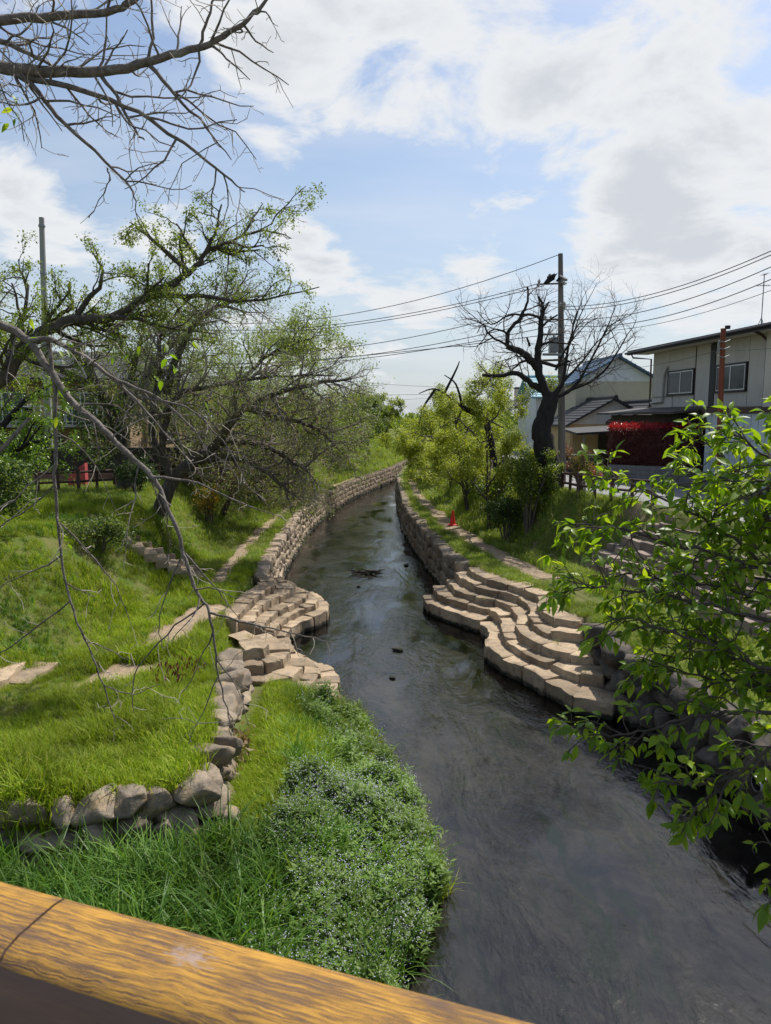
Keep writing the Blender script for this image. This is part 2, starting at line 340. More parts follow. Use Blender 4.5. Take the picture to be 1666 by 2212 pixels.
RS1 = [(8, 12.4), (13, 11.8), (18, 10.4), (21.5, 9.7), (24.5, 9.0), (25.5, 8.3), (27, 7.3), (28.4, 7.0), (32, 6.6), (40, 6.2), (52, 6.1), (64, 7.2), (80, 9.6), (100, 16), (130, 42)]
LP = [(9, -5.6), (16.4, -5.3), (20.4, -5.3), (25, -5.5), (32.2, -5.75), (43.8, -5.45), (50, -4.8), (60, -2.9), (70, -.6), (80, 1.2), (97, 4)]
UP, ROADZ = 1.3, 3.5
def ss(v): v = np.clip(v, 0, 1); return v * v * (3 - 2 * v)
def ground_h(x, y):
    x = np.asarray(x, float); y = np.asarray(y, float)
    up_l = UP + (ROADZ - UP) * ss((itp(y, LS0) - x) / 3.2)
    up_r = UP + (ROADZ - UP) * ss((x - itp(y, RS0)) / np.maximum(.5, itp(y, RS1) - itp(y, RS0)))
    # left bar and water bed
    bar = np.clip((itp(y, XW) - x) * .32, -.55, .55)
    low = np.where(y < 17.5, bar, -.55)
    low = np.maximum(low, np.clip((x - itp(y, XR) + 1.0) * .4 - .55, -.55, -.2))
    cut_l = np.minimum(ss((itp(y, XL) - x) / .3), ss((y - itp(x, YF)) / .3))
    cut_l = np.where(x < itp(y, XL) + .01, cut_l, 0)
    hh = low + (up_l - low) * cut_l
    cut_r = ss((x - itp(y, XR)) / .3)
    hh = np.where(x > itp(y, XR), low + (up_r - low) * cut_r, hh)
    seat = ss((y - 13.2) / .4) * ss((25.2 - y) / .3) * ss((x - itp(y, RS0) + .1) / .25) * ss((itp(y, RS1) + .1 - x) / .3); hh = hh - .4 * seat
    wob = .05 * np.sin(x * 1.3 + y * .7) * np.sin(y * .9 - x * .4) + .03 * np.sin(x * 3.1 + 1.2) * np.sin(y * 2.7)
    hh = hh + wob * np.where(hh > 1.0, 1, np.where(hh > .2, .7, .3)) * (np.abs(hh - 3.5) > .02)
    return hh
def gh(x, y): return float(ground_h(np.array([x]), np.array([y]))[0])
def grow_axis(a, b, s, lim, f=1.25):
    mid = list(np.arange(a, b + 1e-6, s)); hi = []; st = s; p = mid[-1]
    while p < lim: st *= f; p += st; hi.append(p)
    return mid, hi
xm, xh = grow_axis(-13, 13, .16, 600); lo = [-(v) for v in xh][::-1]; XS = np.array(lo + xm + xh)
ym = list(np.arange(-14, 6, .5)) + list(np.arange(6, 32, .18)) + list(np.arange(32, 64, .4)) + list(np.arange(64, 135, .9)); st = .9; p = ym[-1]
while p < 900: st *= 1.25; p += st; ym.append(p)
YS = np.array([-200, -80, -40, -22] + ym)
gx, gy = np.meshgrid(XS, YS); gz = ground_h(gx, gy); nx, ny = len(XS), len(YS)
idx = np.arange(nx * ny).reshape(ny, nx)
Fq = np.stack([idx[:-1, :-1], idx[:-1, 1:], idx[1:, 1:], idx[1:, :-1]], -1).reshape(-1, 4)
tag(link('ground', npmesh('ground', np.stack([gx, gy, gz], -1).reshape(-1, 3), Fq, True), None, 'ground'), kind='structure')
mb = MB(); mb.add([(-12, -30, 0), (70, -30, 0), (70, 165, 0), (-12, 165, 0)], [(0, 1, 2, 3)])
tag(mb.build('river', 'water'), kind='structure')
def strip(name, cl, half, mat, y0, y1, step=.25, lift=.012, jit=.12, kind='structure'):
    ys = np.arange(y0, y1, step); cx = itp(ys, cl); V = []; Fs = []; k = 5
    for i, y in enumerate(ys):
        jl = jit * (noise.noise((y * 1.1, 3.3, 0)) + .5 * noise.noise((y * 3.1, 8, 0))); jr = jit * (noise.noise((y * 1.1, 9.3, 0)) + .5 * noise.noise((y * 3.3, 1, 0)))
        for j in range(k):
            x = cx[i] + (-half + jl) + (2 * half + jr - jl) * j / (k - 1)
            V.append((x, y, gh(x, y) + (lift if 0 < j < k - 1 else -.01)))
    for i in range(len(ys) - 1):
        for j in range(k - 1): a = i * k + j; Fs.append((a, a + 1, a + k + 1, a + k))
    return tag(link(name, npmesh(name, V, Fs, True), None, mat), kind=kind)
strip('path', RP, .58, 'dirt', 22.6, 80, lift=.014)
strip('path', LP, .32, 'dirt', 21.6, 62, lift=.014, jit=.15)
DP = [(12.6, -6.0), (13.6, -5.6), (14.6, -5.2), (15.4, -5.05), (16.45, -5.25), (17.6, -5.05), (18.4, -4.9), (19.6, -4.5)]
strip('path', DP, .66, 'dirt', 13., 19.6, lift=.014, jit=.4)
RDC = [(-15, 15.5), (8, 15), (13, 14.4), (18, 12.9), (21.5, 12.2), (26, 11.0), (32, 9.6), (42, 9.0), (52, 8.9), (64, 10)]
def road():
    ys = np.arange(-12, 64, 1.); cx = itp(ys, RDC); V = []; Fs = []
    for i, y in enumerate(ys): V += [(cx[i] - 2.1, y, 3.512), (cx[i] + 2.3, y, 3.512)]
    for i in range(len(ys) - 1): Fs.append((2 * i, 2 * i + 1, 2 * i + 3, 2 * i + 2))
    tag(link('road', npmesh('road', V, Fs), None, 'asphalt'), kind='structure')
road()
# ------------------------------------------------------------------ stones
def stone_mesh(seed, cuts, pw=5., amp=.07):
    bm = bmesh.new(); bmesh.ops.create_cube(bm, size=1.); bmesh.ops.subdivide_edges(bm, edges=bm.edges[:], cuts=cuts, use_grid_fill=True)
    for v in bm.verts:
        p = v.co * 2; n = (abs(p.x) ** pw + abs(p.y) ** pw + abs(p.z) ** pw) ** (1 / pw); p = p / max(n, 1e-6)
        q = p * 1.1 + Vector((seed * 7.3, seed * 3.1, 0)); d = noise.noise(q) + .5 * noise.noise(q * 2.3)
        sh = Vector((noise.noise((seed * 2.1, p.z, 4)) * .22 * p.z, 0, noise.noise((seed * 1.7, p.x, 9)) * .2 * p.x))
        v.co = (p * (1 + amp * d * 1.6) + sh) * .5
    me = bpy.data.meshes.new('stone'); bm.to_mesh(me); bm.free(); me.shade_smooth(); return me
def boulder_mesh(seed):
    rr = random.Random(seed); bm = bmesh.new(); bmesh.ops.create_cube(bm, size=1.); bmesh.ops.subdivide_edges(bm, edges=bm.edges[:], cuts=7, use_grid_fill=True)
    pl = []
    for _ in range(15):
        n = Vector((rr.gauss(0, 1), rr.gauss(0, 1), rr.gauss(0, 1))).normalized(); pl.append((n, rr.uniform(.39, .52)))
    for v in bm.verts:
        p = v.co * 2; k = (abs(p.x) ** 4 + abs(p.y) ** 4 + abs(p.z) ** 4) ** .25; p = p / k * .56
        for n, d in pl:
            e = p.dot(n) - d
            if e > 0: p = p - n * e
        q = p * 4 + Vector((seed * 5.1, 0, 0)); p = p * (1 + .08 * noise.noise(q) + .05 * noise.noise(q * 2.6)); v.co = p
    bmesh.ops.smooth_vert(bm, verts=bm.verts, factor=.1, use_axis_x=True, use_axis_y=True, use_axis_z=True)
    me = bpy.data.meshes.new('stone'); bm.to_mesh(me); bm.free(); me.shade_smooth(); return me
ST_HI = [boulder_mesh(i + 1) for i in range(14)]
ST_LO = [stone_mesh(i + 31, 3, 9., .07) for i in range(8)]
def resample(pts, step):
    P = [Vector(p) for p in pts]; out = [P[0].copy()]; acc = 0
    L = [0]
    for a, b in zip(P, P[1:]): L.append(L[-1] + (b - a).length)
    n = max(1, int(L[-1] / step)); r = []
    for i in range(n + 1):
        s = L[-1] * i / n; k = max(j for j in range(len(L)) if L[j] <= s + 1e-9); k = min(k, len(P) - 2)
        f = (s - L[k]) / max(1e-9, L[k + 1] - L[k]); r.append(P[k].lerp(P[k + 1], f))
    return r
def along(pts):
    P = [Vector((p[0], p[1], 0)) for p in pts]; L = [0]
    for a, b in zip(P, P[1:]): L.append(L[-1] + (b - a).length)
    def f(s):
        s = min(max(s, 0), L[-1]); k = 0
        while k < len(L) - 2 and L[k + 1] < s: k += 1
        d = (P[k + 1] - P[k]); l = d.length; return P[k] + d * ((s - L[k]) / l), d / l
    return f, L[-1]
def stone_wall(name, label, foot, side, z0, z1, w, h, meshes, mat, lean=.12, depth=.5, cap=300, flat=.1, diag=0., back=0., hj=1., hs=.37):
    f, L = along(foot); root = empty(name, (foot[0][0], foot[0][1], z0), 0, label, 'stone wall'); root['kind'] = 'thing'
    items = []; nrow = max(1, round((z1 - z0) / h)); z = z0
    for row in range(nrow):
        hh = (z1 - z0) / nrow
        s = -R.uniform(0, w)
        while s < L:
            ww = w * R.choice((R.uniform(.45, .8), R.uniform(.7, 1.2), R.uniform(1., 1.75))); p, d = f(s + ww / 2); n = Vector((-d.y, d.x, 0)) * side
            t = (z + hh / 2 - z0)
            q = p - n * (lean * t + depth * .3 + back + R.uniform(-.03, flat)); q.z = z + hh / 2 + R.uniform(-.09, .07) * hj * h / .45
            items.append((q, math.atan2(d.y, d.x) + R.uniform(-.1, .1), R.uniform(-.12, .12) + diag, (ww * 1.13, depth * R.uniform(.85, 1.15), hh * R.uniform(1.05, 1.05 + hs))))
            s += ww
        z += hh
    items.sort(key=lambda a: (a[0] - Vector((0, 0, EYE))).length)
    for q, rz, rt, sca in items[:cap]:
        o = link('stone', R.choice(meshes), root, mat); o.location = rel(root, q); o.rotation_euler = (R.uniform(-.15, .15), rt + R.choice((0, 0, math.pi)), rz + R.choice((0, math.pi))); o.scale = sca
    if len(items) > cap:
        V = []; Fs = []
        for q, rz, rt, sca in items[cap:]:
            me = R.choice(ST_LO); n0 = len(V); c, s_ = math.cos(rz), math.sin(rz)
            for v in me.vertices:
                x, y, zz = v.co.x * sca[0], v.co.y * sca[1], v.co.z * sca[2]; x, zz = x * math.cos(rt) + zz * math.sin(rt), zz * math.cos(rt) - x * math.sin(rt)
                V.append(rel(root, (q.x + x * c - y * s_, q.y + x * s_ + y * c, q.z + zz)))
            Fs += [tuple(i + n0 for i in p_.vertices) for p_ in me.polygons]
        o = link('stonework', npmesh('stonework', V, Fs, True), root, mat); o['kind'] = 'stuff'
    return root
for me in ST_HI + ST_LO: pass
def mats_for(meshes, mat):
    out = []
    for m in meshes: c = m.copy(); c.materials.append(MATS[mat]); out.append(c)
    return out
S_GREY = mats_for(ST_HI, 'stone_grey'); S_DARK = mats_for(ST_HI, 'stone_dark'); S_WALL = mats_for(ST_LO, 'stone_wall'); S_GREYLO = mats_for(ST_LO, 'stone_grey')
def line_pts(tab, y0, y1, dx=0., step=2.): return [(float(itp(y, tab)) + dx, y) for y in np.arange(y0, y1 + .01, step)]
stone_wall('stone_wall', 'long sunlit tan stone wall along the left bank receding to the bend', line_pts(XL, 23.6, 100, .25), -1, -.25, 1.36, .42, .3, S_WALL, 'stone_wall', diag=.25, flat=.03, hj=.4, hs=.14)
stone_wall('stone_wall', 'rough grey boulder wall edging the left lawn above the tall weeds', [(-9.5, 8.4), (-5, 8.65), (-3.6, 8.85), (-2.55, 9.25), (-2.25, 9.9), (-2.3, 11.0), (-2.6, 12.7), (-2.82, 14.0), (-3.0, 15.5)], -1, .1, 1.36, .52, .36, S_GREY, 'stone_grey', lean=.12, depth=.6, flat=.2, back=.02, hj=1.4)
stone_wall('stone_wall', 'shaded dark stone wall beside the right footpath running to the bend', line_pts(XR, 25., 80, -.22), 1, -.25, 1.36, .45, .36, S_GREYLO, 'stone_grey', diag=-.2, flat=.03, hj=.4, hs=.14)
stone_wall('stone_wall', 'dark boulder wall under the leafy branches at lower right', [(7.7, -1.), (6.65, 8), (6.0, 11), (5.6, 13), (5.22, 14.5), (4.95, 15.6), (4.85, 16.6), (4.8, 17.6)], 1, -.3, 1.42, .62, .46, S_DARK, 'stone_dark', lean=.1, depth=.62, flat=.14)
# ------------------------------------------------------------------ stepped stone terraces
def block(a, b, b2, a2, z0, z1, seed, jit=.034):
    """stone block: a,b front edge, a2,b2 back edge (xy), bottom z0, top z1"""
    us = [0, .05, .28, .5, .72, .95, 1]; vs_ = [0, .07, .5, 1]; ws = [0, .45, .84, 1]
    nu, nv, nw = len(us), len(vs_), len(ws); idm = {}; V = []
    l = math.hypot(b[0] - a[0], b[1] - a[1])
    for i, u in enumerate(us):
        for j, v in enumerate(vs_):
            for k, w in enumerate(ws):
                if not (i in (0, nu - 1) or j in (0, nv - 1) or k in (0, nw - 1)): continue
                fx = a[0] + (b[0] - a[0]) * u; fy = a[1] + (b[1] - a[1]) * u; bx = a2[0] + (b2[0] - a2[0]) * u; by = a2[1] + (b2[1] - a2[1]) * u
                x = fx + (bx - fx) * v; y = fy + (by - fy) * v; z = z0 + (z1 - z0) * w
                ed = (i in (0, nu - 1)) + (j == 0) + (k == nw - 1)
                cx = (a[0] + b[0] + a2[0] + b2[0]) / 4; cy = (a[1] + b[1] + a2[1] + b2[1]) / 4
                if ed >= 2:
                    kq = .03 if ed == 2 else .07
                    x += (cx - x) * kq; y += (cy - y) * kq; z -= .014 if k == nw - 1 else 0
                q = Vector((x * 2.1, y * 2.1, z * 2.1 + seed * 3.7)); n = noise.noise_vector(q) + .8 * noise.noise_vector(q * 3.3)
                V.append((x + n.x * jit * 1.6, y + n.y * jit * 1.6, z + n.z * jit)); idm[i, j, k] = len(V) - 1
    Fs = []
    def quad(*k): Fs.append(tuple(idm[q] for q in k))
    for i in range(nu - 1):
        for j in range(nv - 1): quad((i, j, nw - 1), (i + 1, j, nw - 1), (i + 1, j + 1, nw - 1), (i, j + 1, nw - 1))
        for k in range(nw - 1): quad((i, 0, k), (i + 1, 0, k), (i + 1, 0, k + 1), (i, 0, k + 1))
    for j in range(nv - 1):
        for k in range(nw - 1):
            quad((0, j, k), (0, j, k + 1), (0, j + 1, k + 1), (0, j + 1, k)); quad((nu - 1, j, k), (nu - 1, j + 1, k), (nu - 1, j + 1, k + 1), (nu - 1, j, k + 1))
    me = bpy.data.meshes.new('stone_block'); me.from_pydata(V, [], Fs); me.validate()
    bm = bmesh.new(); bm.from_mesh(me); bmesh.ops.recalc_face_normals(bm, faces=bm.faces); bm.to_mesh(me); bm.free()
    me.shade_smooth(); me.set_sharp_from_angle(angle=rad(26)); return me
def step_row(root, edge, inward, depth, z0, z1, lo, hi, mat, seed):
    f, L = along(edge); s = 0; k = 0
    while s < L - .05:
        w = min(R.uniform(lo, hi), L - s)
        if L - s - w < lo * .5: w = L - s
        p, d = f(s + .012); q, d2 = f(s + w - .012)
        def inn(dv): return Vector((-dv.y, dv.x, 0)) * inward
        jz = R.uniform(-.035, .035); jo = R.uniform(-.035, .04)
        n1 = inn(d); n2 = inn(d2); pa = p + n1 * jo; qa = q + n2 * jo
        dm = (q - p); nm = inn(dm.normalized()) if dm.length > 1e-4 else n1
        pb = pa + (n1 * .3 + nm * .7).normalized() * depth; qb = qa + (n2 * .3 + nm * .7).normalized() * depth
        me = block(pa, qa, qb, pb, z0, z1 + jz, seed + k); me.transform(__import__('mathutils').Matrix.Translation(-root.location))
        link('stone_block', me, root, mat); s += w; k += 1
def smooth_poly(pts, it=1):
    P = [Vector((p[0], p[1], 0)) for p in pts]
    for _ in range(it):
        Q = [P[0]]
        for a, b in zip(P, P[1:]): Q += [a * .75 + b * .25, a * .25 + b * .75]
        P = Q + [P[-1]]
    return [(p.x, p.y) for p in P]
ER = [[(1.3, 24.3), (1.38, 23.06), (1.89, 22.4), (2.46, 21.59), (2.95, 20.96), (3.02, 20.02), (2.7, 18.95), (2.66, 18.18), (2.94, 17.63), (3.22, 17.2), (3.57, 16.71), (3.73, 16.17), (3.9, 15.6), (4.21, 15.12), (4.95, 14.8)],
      [(1.66, 24.8), (1.72, 23.18), (2.37, 22.43), (3.05, 22.0), (3.45, 21.33), (3.38, 20.2), (3.13, 18.87), (3.25, 18.08), (3.5, 17.52), (3.83, 16.91), (4.15, 16.34), (4.43, 15.96), (5.0, 15.75)],
      [(2.1, 24.9), (2.2, 23.0), (2.94, 22.31), (3.58, 21.73), (3.83, 20.91), (3.77, 19.91), (3.48, 18.89), (3.56, 18.17), (3.8, 17.59), (4.08, 17.04), (4.39, 16.69), (5.0, 16.5)],
      [(2.45, 24.9), (2.58, 23.33), (3.25, 22.49), (3.82, 21.88), (4.14, 21.3), (4.2, 20.36), (3.85, 18.91), (3.98, 18.48), (4.14, 17.85), (4.4, 17.46), (5.0, 17.4)],
      [(2.85, 24.6), (3.0, 23.5), (3.48, 22.62), (4.0, 21.83), (4.44, 21.43), (4.53, 20.85), (4.17, 19.29), (4.29, 18.82), (4.47, 18.26), (5.0, 17.94)]]
t1 = empty('stone_terrace', (3.2, 19, 0), 0, 'curving stone steps descending to the water on the right bank', 'stone steps')
for i, (e, z) in enumerate(zip(ER, (.40, .62, .84, 1.06, 1.28))):
    step_row(t1, smooth_poly(e), 1, .72 if i < 4 else .6, -.3 if i == 0 else z - .5, z, .55, 1.1, 'stone_tan', i * 40)
EL = [[(-2.6, 24.8), (-2.1, 23.9), (-1.77, 22.8), (-1.9, 21.77), (-2.44, 21.34), (-2.74, 20.53), (-2.86, 19.7)],
      [(-3.0, 24.7), (-2.5, 23.8), (-2.16, 23.15), (-2.16, 22.23), (-2.63, 21.77), (-2.87, 21.0), (-3.05, 20.14), (-3.1, 19.4)],
      [(-3.4, 24.7), (-2.95, 23.9), (-2.49, 22.97), (-2.58, 22.24), (-2.92, 21.53), (-3.15, 20.87), (-3.34, 20.04), (-3.3, 19.1)],
      [(-3.7, 24.3), (-3.2, 23.6), (-2.96, 23.2), (-2.95, 22.57), (-3.22, 22.06), (-3.42, 21.23), (-3.62, 20.5), (-3.64, 19.8), (-3.55, 18.8)],
      [(-4.0, 23.9), (-3.62, 23.0), (-3.52, 22.2), (-3.7, 21.6), (-3.75, 21.06), (-3.87, 20.16), (-3.95, 19.33), (-3.9, 18.3)]]
t2 = empty('stone_terrace', (-3, 19.5, 0), 0, 'fan shaped stone steps at the water edge on the left bank', 'stone steps')
for i, (e, z) in enumerate(zip(EL, (.40, .60, .80, 1.0, 1.24))):
    step_row(t2, smooth_poly(e, 2), -1, .6 if i < 4 else .5, -.3 if i == 0 else z - .5, z, .4, .75, 'stone_tan', 300 + i * 40)
EN = [[(-2.7, 19.7), (-2.53, 18.63), (-1.78, 17.78), (-1.25, 17.0), (-1.08, 16.4), (-1.03, 15.0)],
      [(-2.6, 18.6), (-2.06, 17.73), (-1.58, 16.94), (-1.51, 16.4), (-1.62, 15.5), (-1.8, 14.9)],
      [(-2.75, 18.3), (-2.44, 17.8), (-1.97, 16.84), (-1.91, 16.3), (-2.01, 15.73), (-2.34, 15.31), (-3.1, 15.3)],
      [(-3.1, 18.1), (-2.78, 17.68), (-2.34, 17.06), (-2.28, 16.4), (-2.4, 16.01), (-2.6, 15.75), (-3.2, 15.63)],
      [(-3.5, 17.6), (-3.14, 17.2), (-2.82, 16.8), (-2.75, 16.3), (-2.85, 16.05), (-3.3, 15.95)]]
for i, (e, z) in enumerate(zip(EN, (.36, .5, .70, .94, 1.18))):
    step_row(t2, smooth_poly(e, 2), -1, .62 if i < 3 else .55, -.3 if i == 0 else z - .5, z, .4, .8, 'stone_tan', 600 + i * 40)
# seating steps up to the road on the right
t3 = empty('stone_seating', (7.3, 18, 2), 0, 'wide dark stone seating steps on the right slope behind leafy branches', 'stone steps')
for i in range(7):
    z = 1.62 + .285 * i; xa = 6.85 + .37 * i
    step_row(t3, [(xa, 25.0 - .25 * i), (xa + .7, 21.5), (xa + 1.4, 18.0), (xa + 2.6, 13.5)], 1, .8, z - .45, z, .5, 1., 'stone_step', 900 + i * 50)
# flight of steps on the left slope
t4 = empty('stone_stairs', (-7, 22.6, 1.3), 0, 'narrow stone stairway climbing the left grass slope', 'stairs')
B0 = Vector((-6.1, 23.3, 0)); B1 = Vector((-9.0, 21.9, 0)); dd = (B1 - B0).normalized(); dn_ = Vector((-dd.y, dd.x, 0))
for i in range(9):
    p = B0 + dd * (.36 * i); z = 1.4 + .225 * i
    a = p + dn_ * .62; b = p - dn_ * .42
    me = block(a, b, b + dd * .42, a + dd * .42, z - .3, z, 1300 + i, .012); me.transform(__import__('mathutils').Matrix.Translation(-t4.location)); link('tread', me, t4, 'stone_tan')
    c = p - dn_ * .44
    me = block(c, c - dn_ * .14, c - dn_ * .14 + dd * .4, c + dd * .4, z - .3, z + .16, 1350 + i, .01); me.transform(__import__('mathutils').Matrix.Translation(-t4.location)); link('kerb_stone', me, t4, 'stone_tan')
t5 = empty('stone_stairs', (-6.9, 12.6, 1.8), 0, 'low worn stone steps at the left edge of the lawn', 'stairs')
for i in range(4):
    z = 1.4 + .13 * i; x = -6.9 - .42 * i
    me = block((x, 14.6 - .35 * i, 0), (x, 13.4 - .35 * i, 0), (x - .48, 13.4 - .35 * i, 0), (x - .48, 14.6 - .35 * i, 0), z - .3, z, 1400 + i, .05); me.transform(__import__('mathutils').Matrix.Translation(-t5.location)); link('tread', me, t5, 'stone_tan')
# ------------------------------------------------------------------ bridge railing
def railing():
    z = 5.85; fa = Vector(G(0, 1896, z)); fb = Vector(G(833, 2116, z)); d = (fb - fa).normalized(); n = Vector((-d.y, d.x, 0))
    root = empty('bridge_railing', (fa.x + n.x * .006, fa.y + n.y * .006, z + .002), math.atan2(d.y, d.x), 'ochre painted bridge railing with worn brown grain in the foreground', 'railing')
    wd = .128; xj = Vector(G(145, 1934, z)); xj = (xj - fa).dot(d)
    def beam(x0, x1):
        mb = MB(); prof = [(-wd, -.1), (-wd, -.035), (-wd + .006, -.018), (-wd + .018, -.006), (-wd + .04, -.001), (-.03, 0), (-.012, -.003), (-.002, -.012), (0, -.03), (0, -.1)]
        nseg = 2; V = []; Fs = []; k = len(prof)
        for i in range(nseg): V += [(x0 + (x1 - x0) * i / (nseg - 1), p, q) for p, q in prof]
        for i in range(nseg - 1):
            for j in range(k - 1): Fs.append((i * k + j, (i + 1) * k + j, (i + 1) * k + j + 1, i * k + j + 1))
            Fs.append((i * k + k - 1, (i + 1) * k + k - 1, (i + 1) * k, i * k))
        Fs.append(tuple(range(k))); Fs.append(tuple(range(k, 2 * k))[::-1])
        mb.add(V, Fs); me = mb.mesh('top_rail'); bm = bmesh.new(); bm.from_mesh(me); bmesh.ops.recalc_face_normals(bm, faces=bm.faces); bm.to_mesh(me); bm.free()
        me.shade_smooth(); me.set_sharp_from_angle(angle=rad(50)); me.materials.append(MATS['rail_paint']); me.materials.append(MATS['rail_side'])
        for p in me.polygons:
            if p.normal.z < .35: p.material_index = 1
        return link('top_rail', me, root)
    beam(-2.2, xj - .002); beam(xj + .002, 2.4)
    for x in (-1.9, -.16, 1.6):
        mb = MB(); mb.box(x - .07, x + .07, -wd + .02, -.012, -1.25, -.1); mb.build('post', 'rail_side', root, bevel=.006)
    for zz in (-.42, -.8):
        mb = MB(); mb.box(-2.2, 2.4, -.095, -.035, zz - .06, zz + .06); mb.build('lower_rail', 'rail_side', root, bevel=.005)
railing()
tag(MB().box(-14, 14, -5.2, .55, 4.1, 4.55).build('bridge_deck', 'concrete'), kind='structure')
# ------------------------------------------------------------------ buildings
def window(parent, x0, x1, z0, z1, y, panes=2, mat='trim_dark'):
    mb = MB(); t = .07
    mb.box(x0 - t, x1 + t, y - .09, y, z1, z1 + t).box(x0 - t, x1 + t, y - .12, y, z0 - t, z0).box(x0 - t, x0, y - .09, y, z0, z1).box(x1, x1 + t, y - .09, y, z0, z1)
    w = mb.build('window', mat, parent)
    MB().box(x0, x1, y - .02, y - .012, z0, z1).build('curtain', 'curtain', w)
    for i in range(panes):
        a = x0 + (x1 - x0) * i / panes; b = x0 + (x1 - x0) * (i + 1) / panes; q = y - .05 - .02 * (i % 2)
        MB().box(a + .05, b - .05, q - .004, q + .004, z0 + .05, z1 - .05).build('pane', 'glass', w)
        m2 = MB(); m2.box(a, a + .05, q - .015, q + .015, z0, z1).box(b - .05, b, q - .015, q + .015, z0, z1).box(a + .05, b - .05, q - .015, q + .015, z0, z0 + .05).box(a + .05, b - .05, q - .015, q + .015, z1 - .05, z1)
        m2.build('sash', 'frame_alu', w)
    return w
def big_house():
    r = empty('house', (13.9, 38, 3.5), math.atan2(-.994, .11), 'two storey grey panelled house with two sliding windows and thin dark roof', 'house')
    MB().box(0, 9.6, .02, 7, 0, 6.27).build('wall', 'panel', r)
    MB().box(9.62, 15, -.25, 7, 0, 6.4).build('side_wall', 'panel_light', r)
    z0, z1 = 3.42, 6.22
    W1, W2 = (1.75, 4.05), (5.95, 8.1)
    for a, b in ((0.02, 1.66), (4.2, 5.38), (8.24, 9.58)): MB().box(a, b, -.02, .018, z0, z1).build('wall_panel', 'panel', r)
    for a, b in ((1.68, 4.16), (5.82, 8.2)):
        MB().box(a, b, -.02, .018, z0, 4.02).build('wall_panel', 'panel', r); MB().box(a, b, -.02, .018, 5.24, z1).build('wall_panel', 'panel', r)
    for a, b in (W1, W2): window(r, a, b, 4.1, 5.16, .0)
    MB().box(5.4, 5.8, -.05, .02, z0, z1).build('corner_strip', 'trim_dark', r)
    MB().box(4.165, 4.2, -.05, .02, z0, z1).build('trim_strip', 'trim_brown', r)
    mb = MB(); mb.hexa([(-1., -.95, 6.27), (15.5, -.95, 6.32), (15.5, 7.6, 7.3), (-1., 7.6, 7.3)], [(-1., -.95, 6.42), (15.5, -.95, 6.47), (15.5, 7.6, 7.5), (-1., 7.6, 7.5)])
    roof = mb.build('roof', 'roof_grey', r)
    MB().box(-1.02, 15.5, -.99, -.955, 6.2, 6.44).build('fascia', 'trim_dark', roof)
    MB().tube([(-1.1, -1.05, 6.3), (15.5, -1.05, 6.36)], .06, 8).build('gutter', 'trim_dark', roof)
    MB().box(-.9, 15.4, -.9, .1, 6.24, 6.262).build('soffit', 'panel_light', roof)
    MB().tube([(-.5, -1.0, 6.25), (-.5, -.9, 6.05), (-.08, -.1, 5.95), (-.06, -.08, 3.3)], .045, 8).build('downpipe', 'trim_brown', r)
    MB().tube([(9.75, -.95, 6.3), (9.6, -.4, 6.1), (9.5, -.12, 5.9), (9.5, -.12, 3.3)], .055, 8).build('downpipe', 'trim_brown', r)
    MB().tube([(1.68, -.1, 5.45), (1.35, -.1, 5.0), (1.3, -.1, 3.75), (.1, -.1, 3.7)], .06, 8).build('duct', 'white_plastic', r)
    MB().tube([(.1, -.06, 4.0), (2.2, -.06, 4.0), (2.25, -.06, 3.4)], .018, 6).build('conduit', 'concrete', r)
    # lean-to and shed in front of the ground floor
    MB().hexa([(-1.6, -2.3, 3.1), (6.6, -2.3, 3.12), (6.6, .0, 3.38), (-1.6, .0, 3.36)], [(-1.6, -2.3, 3.2), (6.6, -2.3, 3.22), (6.6, .0, 3.48), (-1.6, .0, 3.46)]).build('lean_to_roof', 'roof_grey', r)
    for i in range(14):
        MB().box(-1.1 + i * .5, -.62 + i * .5, -1.7, -1.64, 0, 3.08).build('board', 'wood_dark', r)
    MB().box(-1.1, 5.9, -1.63, -1.55, 0, 3.08).build('lean_to_wall', 'wood_dark', r)
big_house()
def shed():
    r = empty('shed', (15.2, 31.0, 3.5), math.atan2(-.994, .11), 'pale blue corrugated metal shed wall with brown cap before the grey house', 'shed')
    MB().box(0, 12, -1.55, .0, 0, 3.14).build('wall', 'siding_blue', r)
    for i in range(26):
        MB().box(.02 + i * .45, .43 + i * .45, -1.6, -1.552, .32, 3.1).build('siding_panel', 'siding_blue', r)
    MB().box(-.15, 12, -1.72, .05, 3.15, 3.36).build('cap', 'trim_brown', r)
    MB().box(-.02, 12, -1.58, -1.551, 0, .31).build('plinth', 'blockwall', r)
shed()
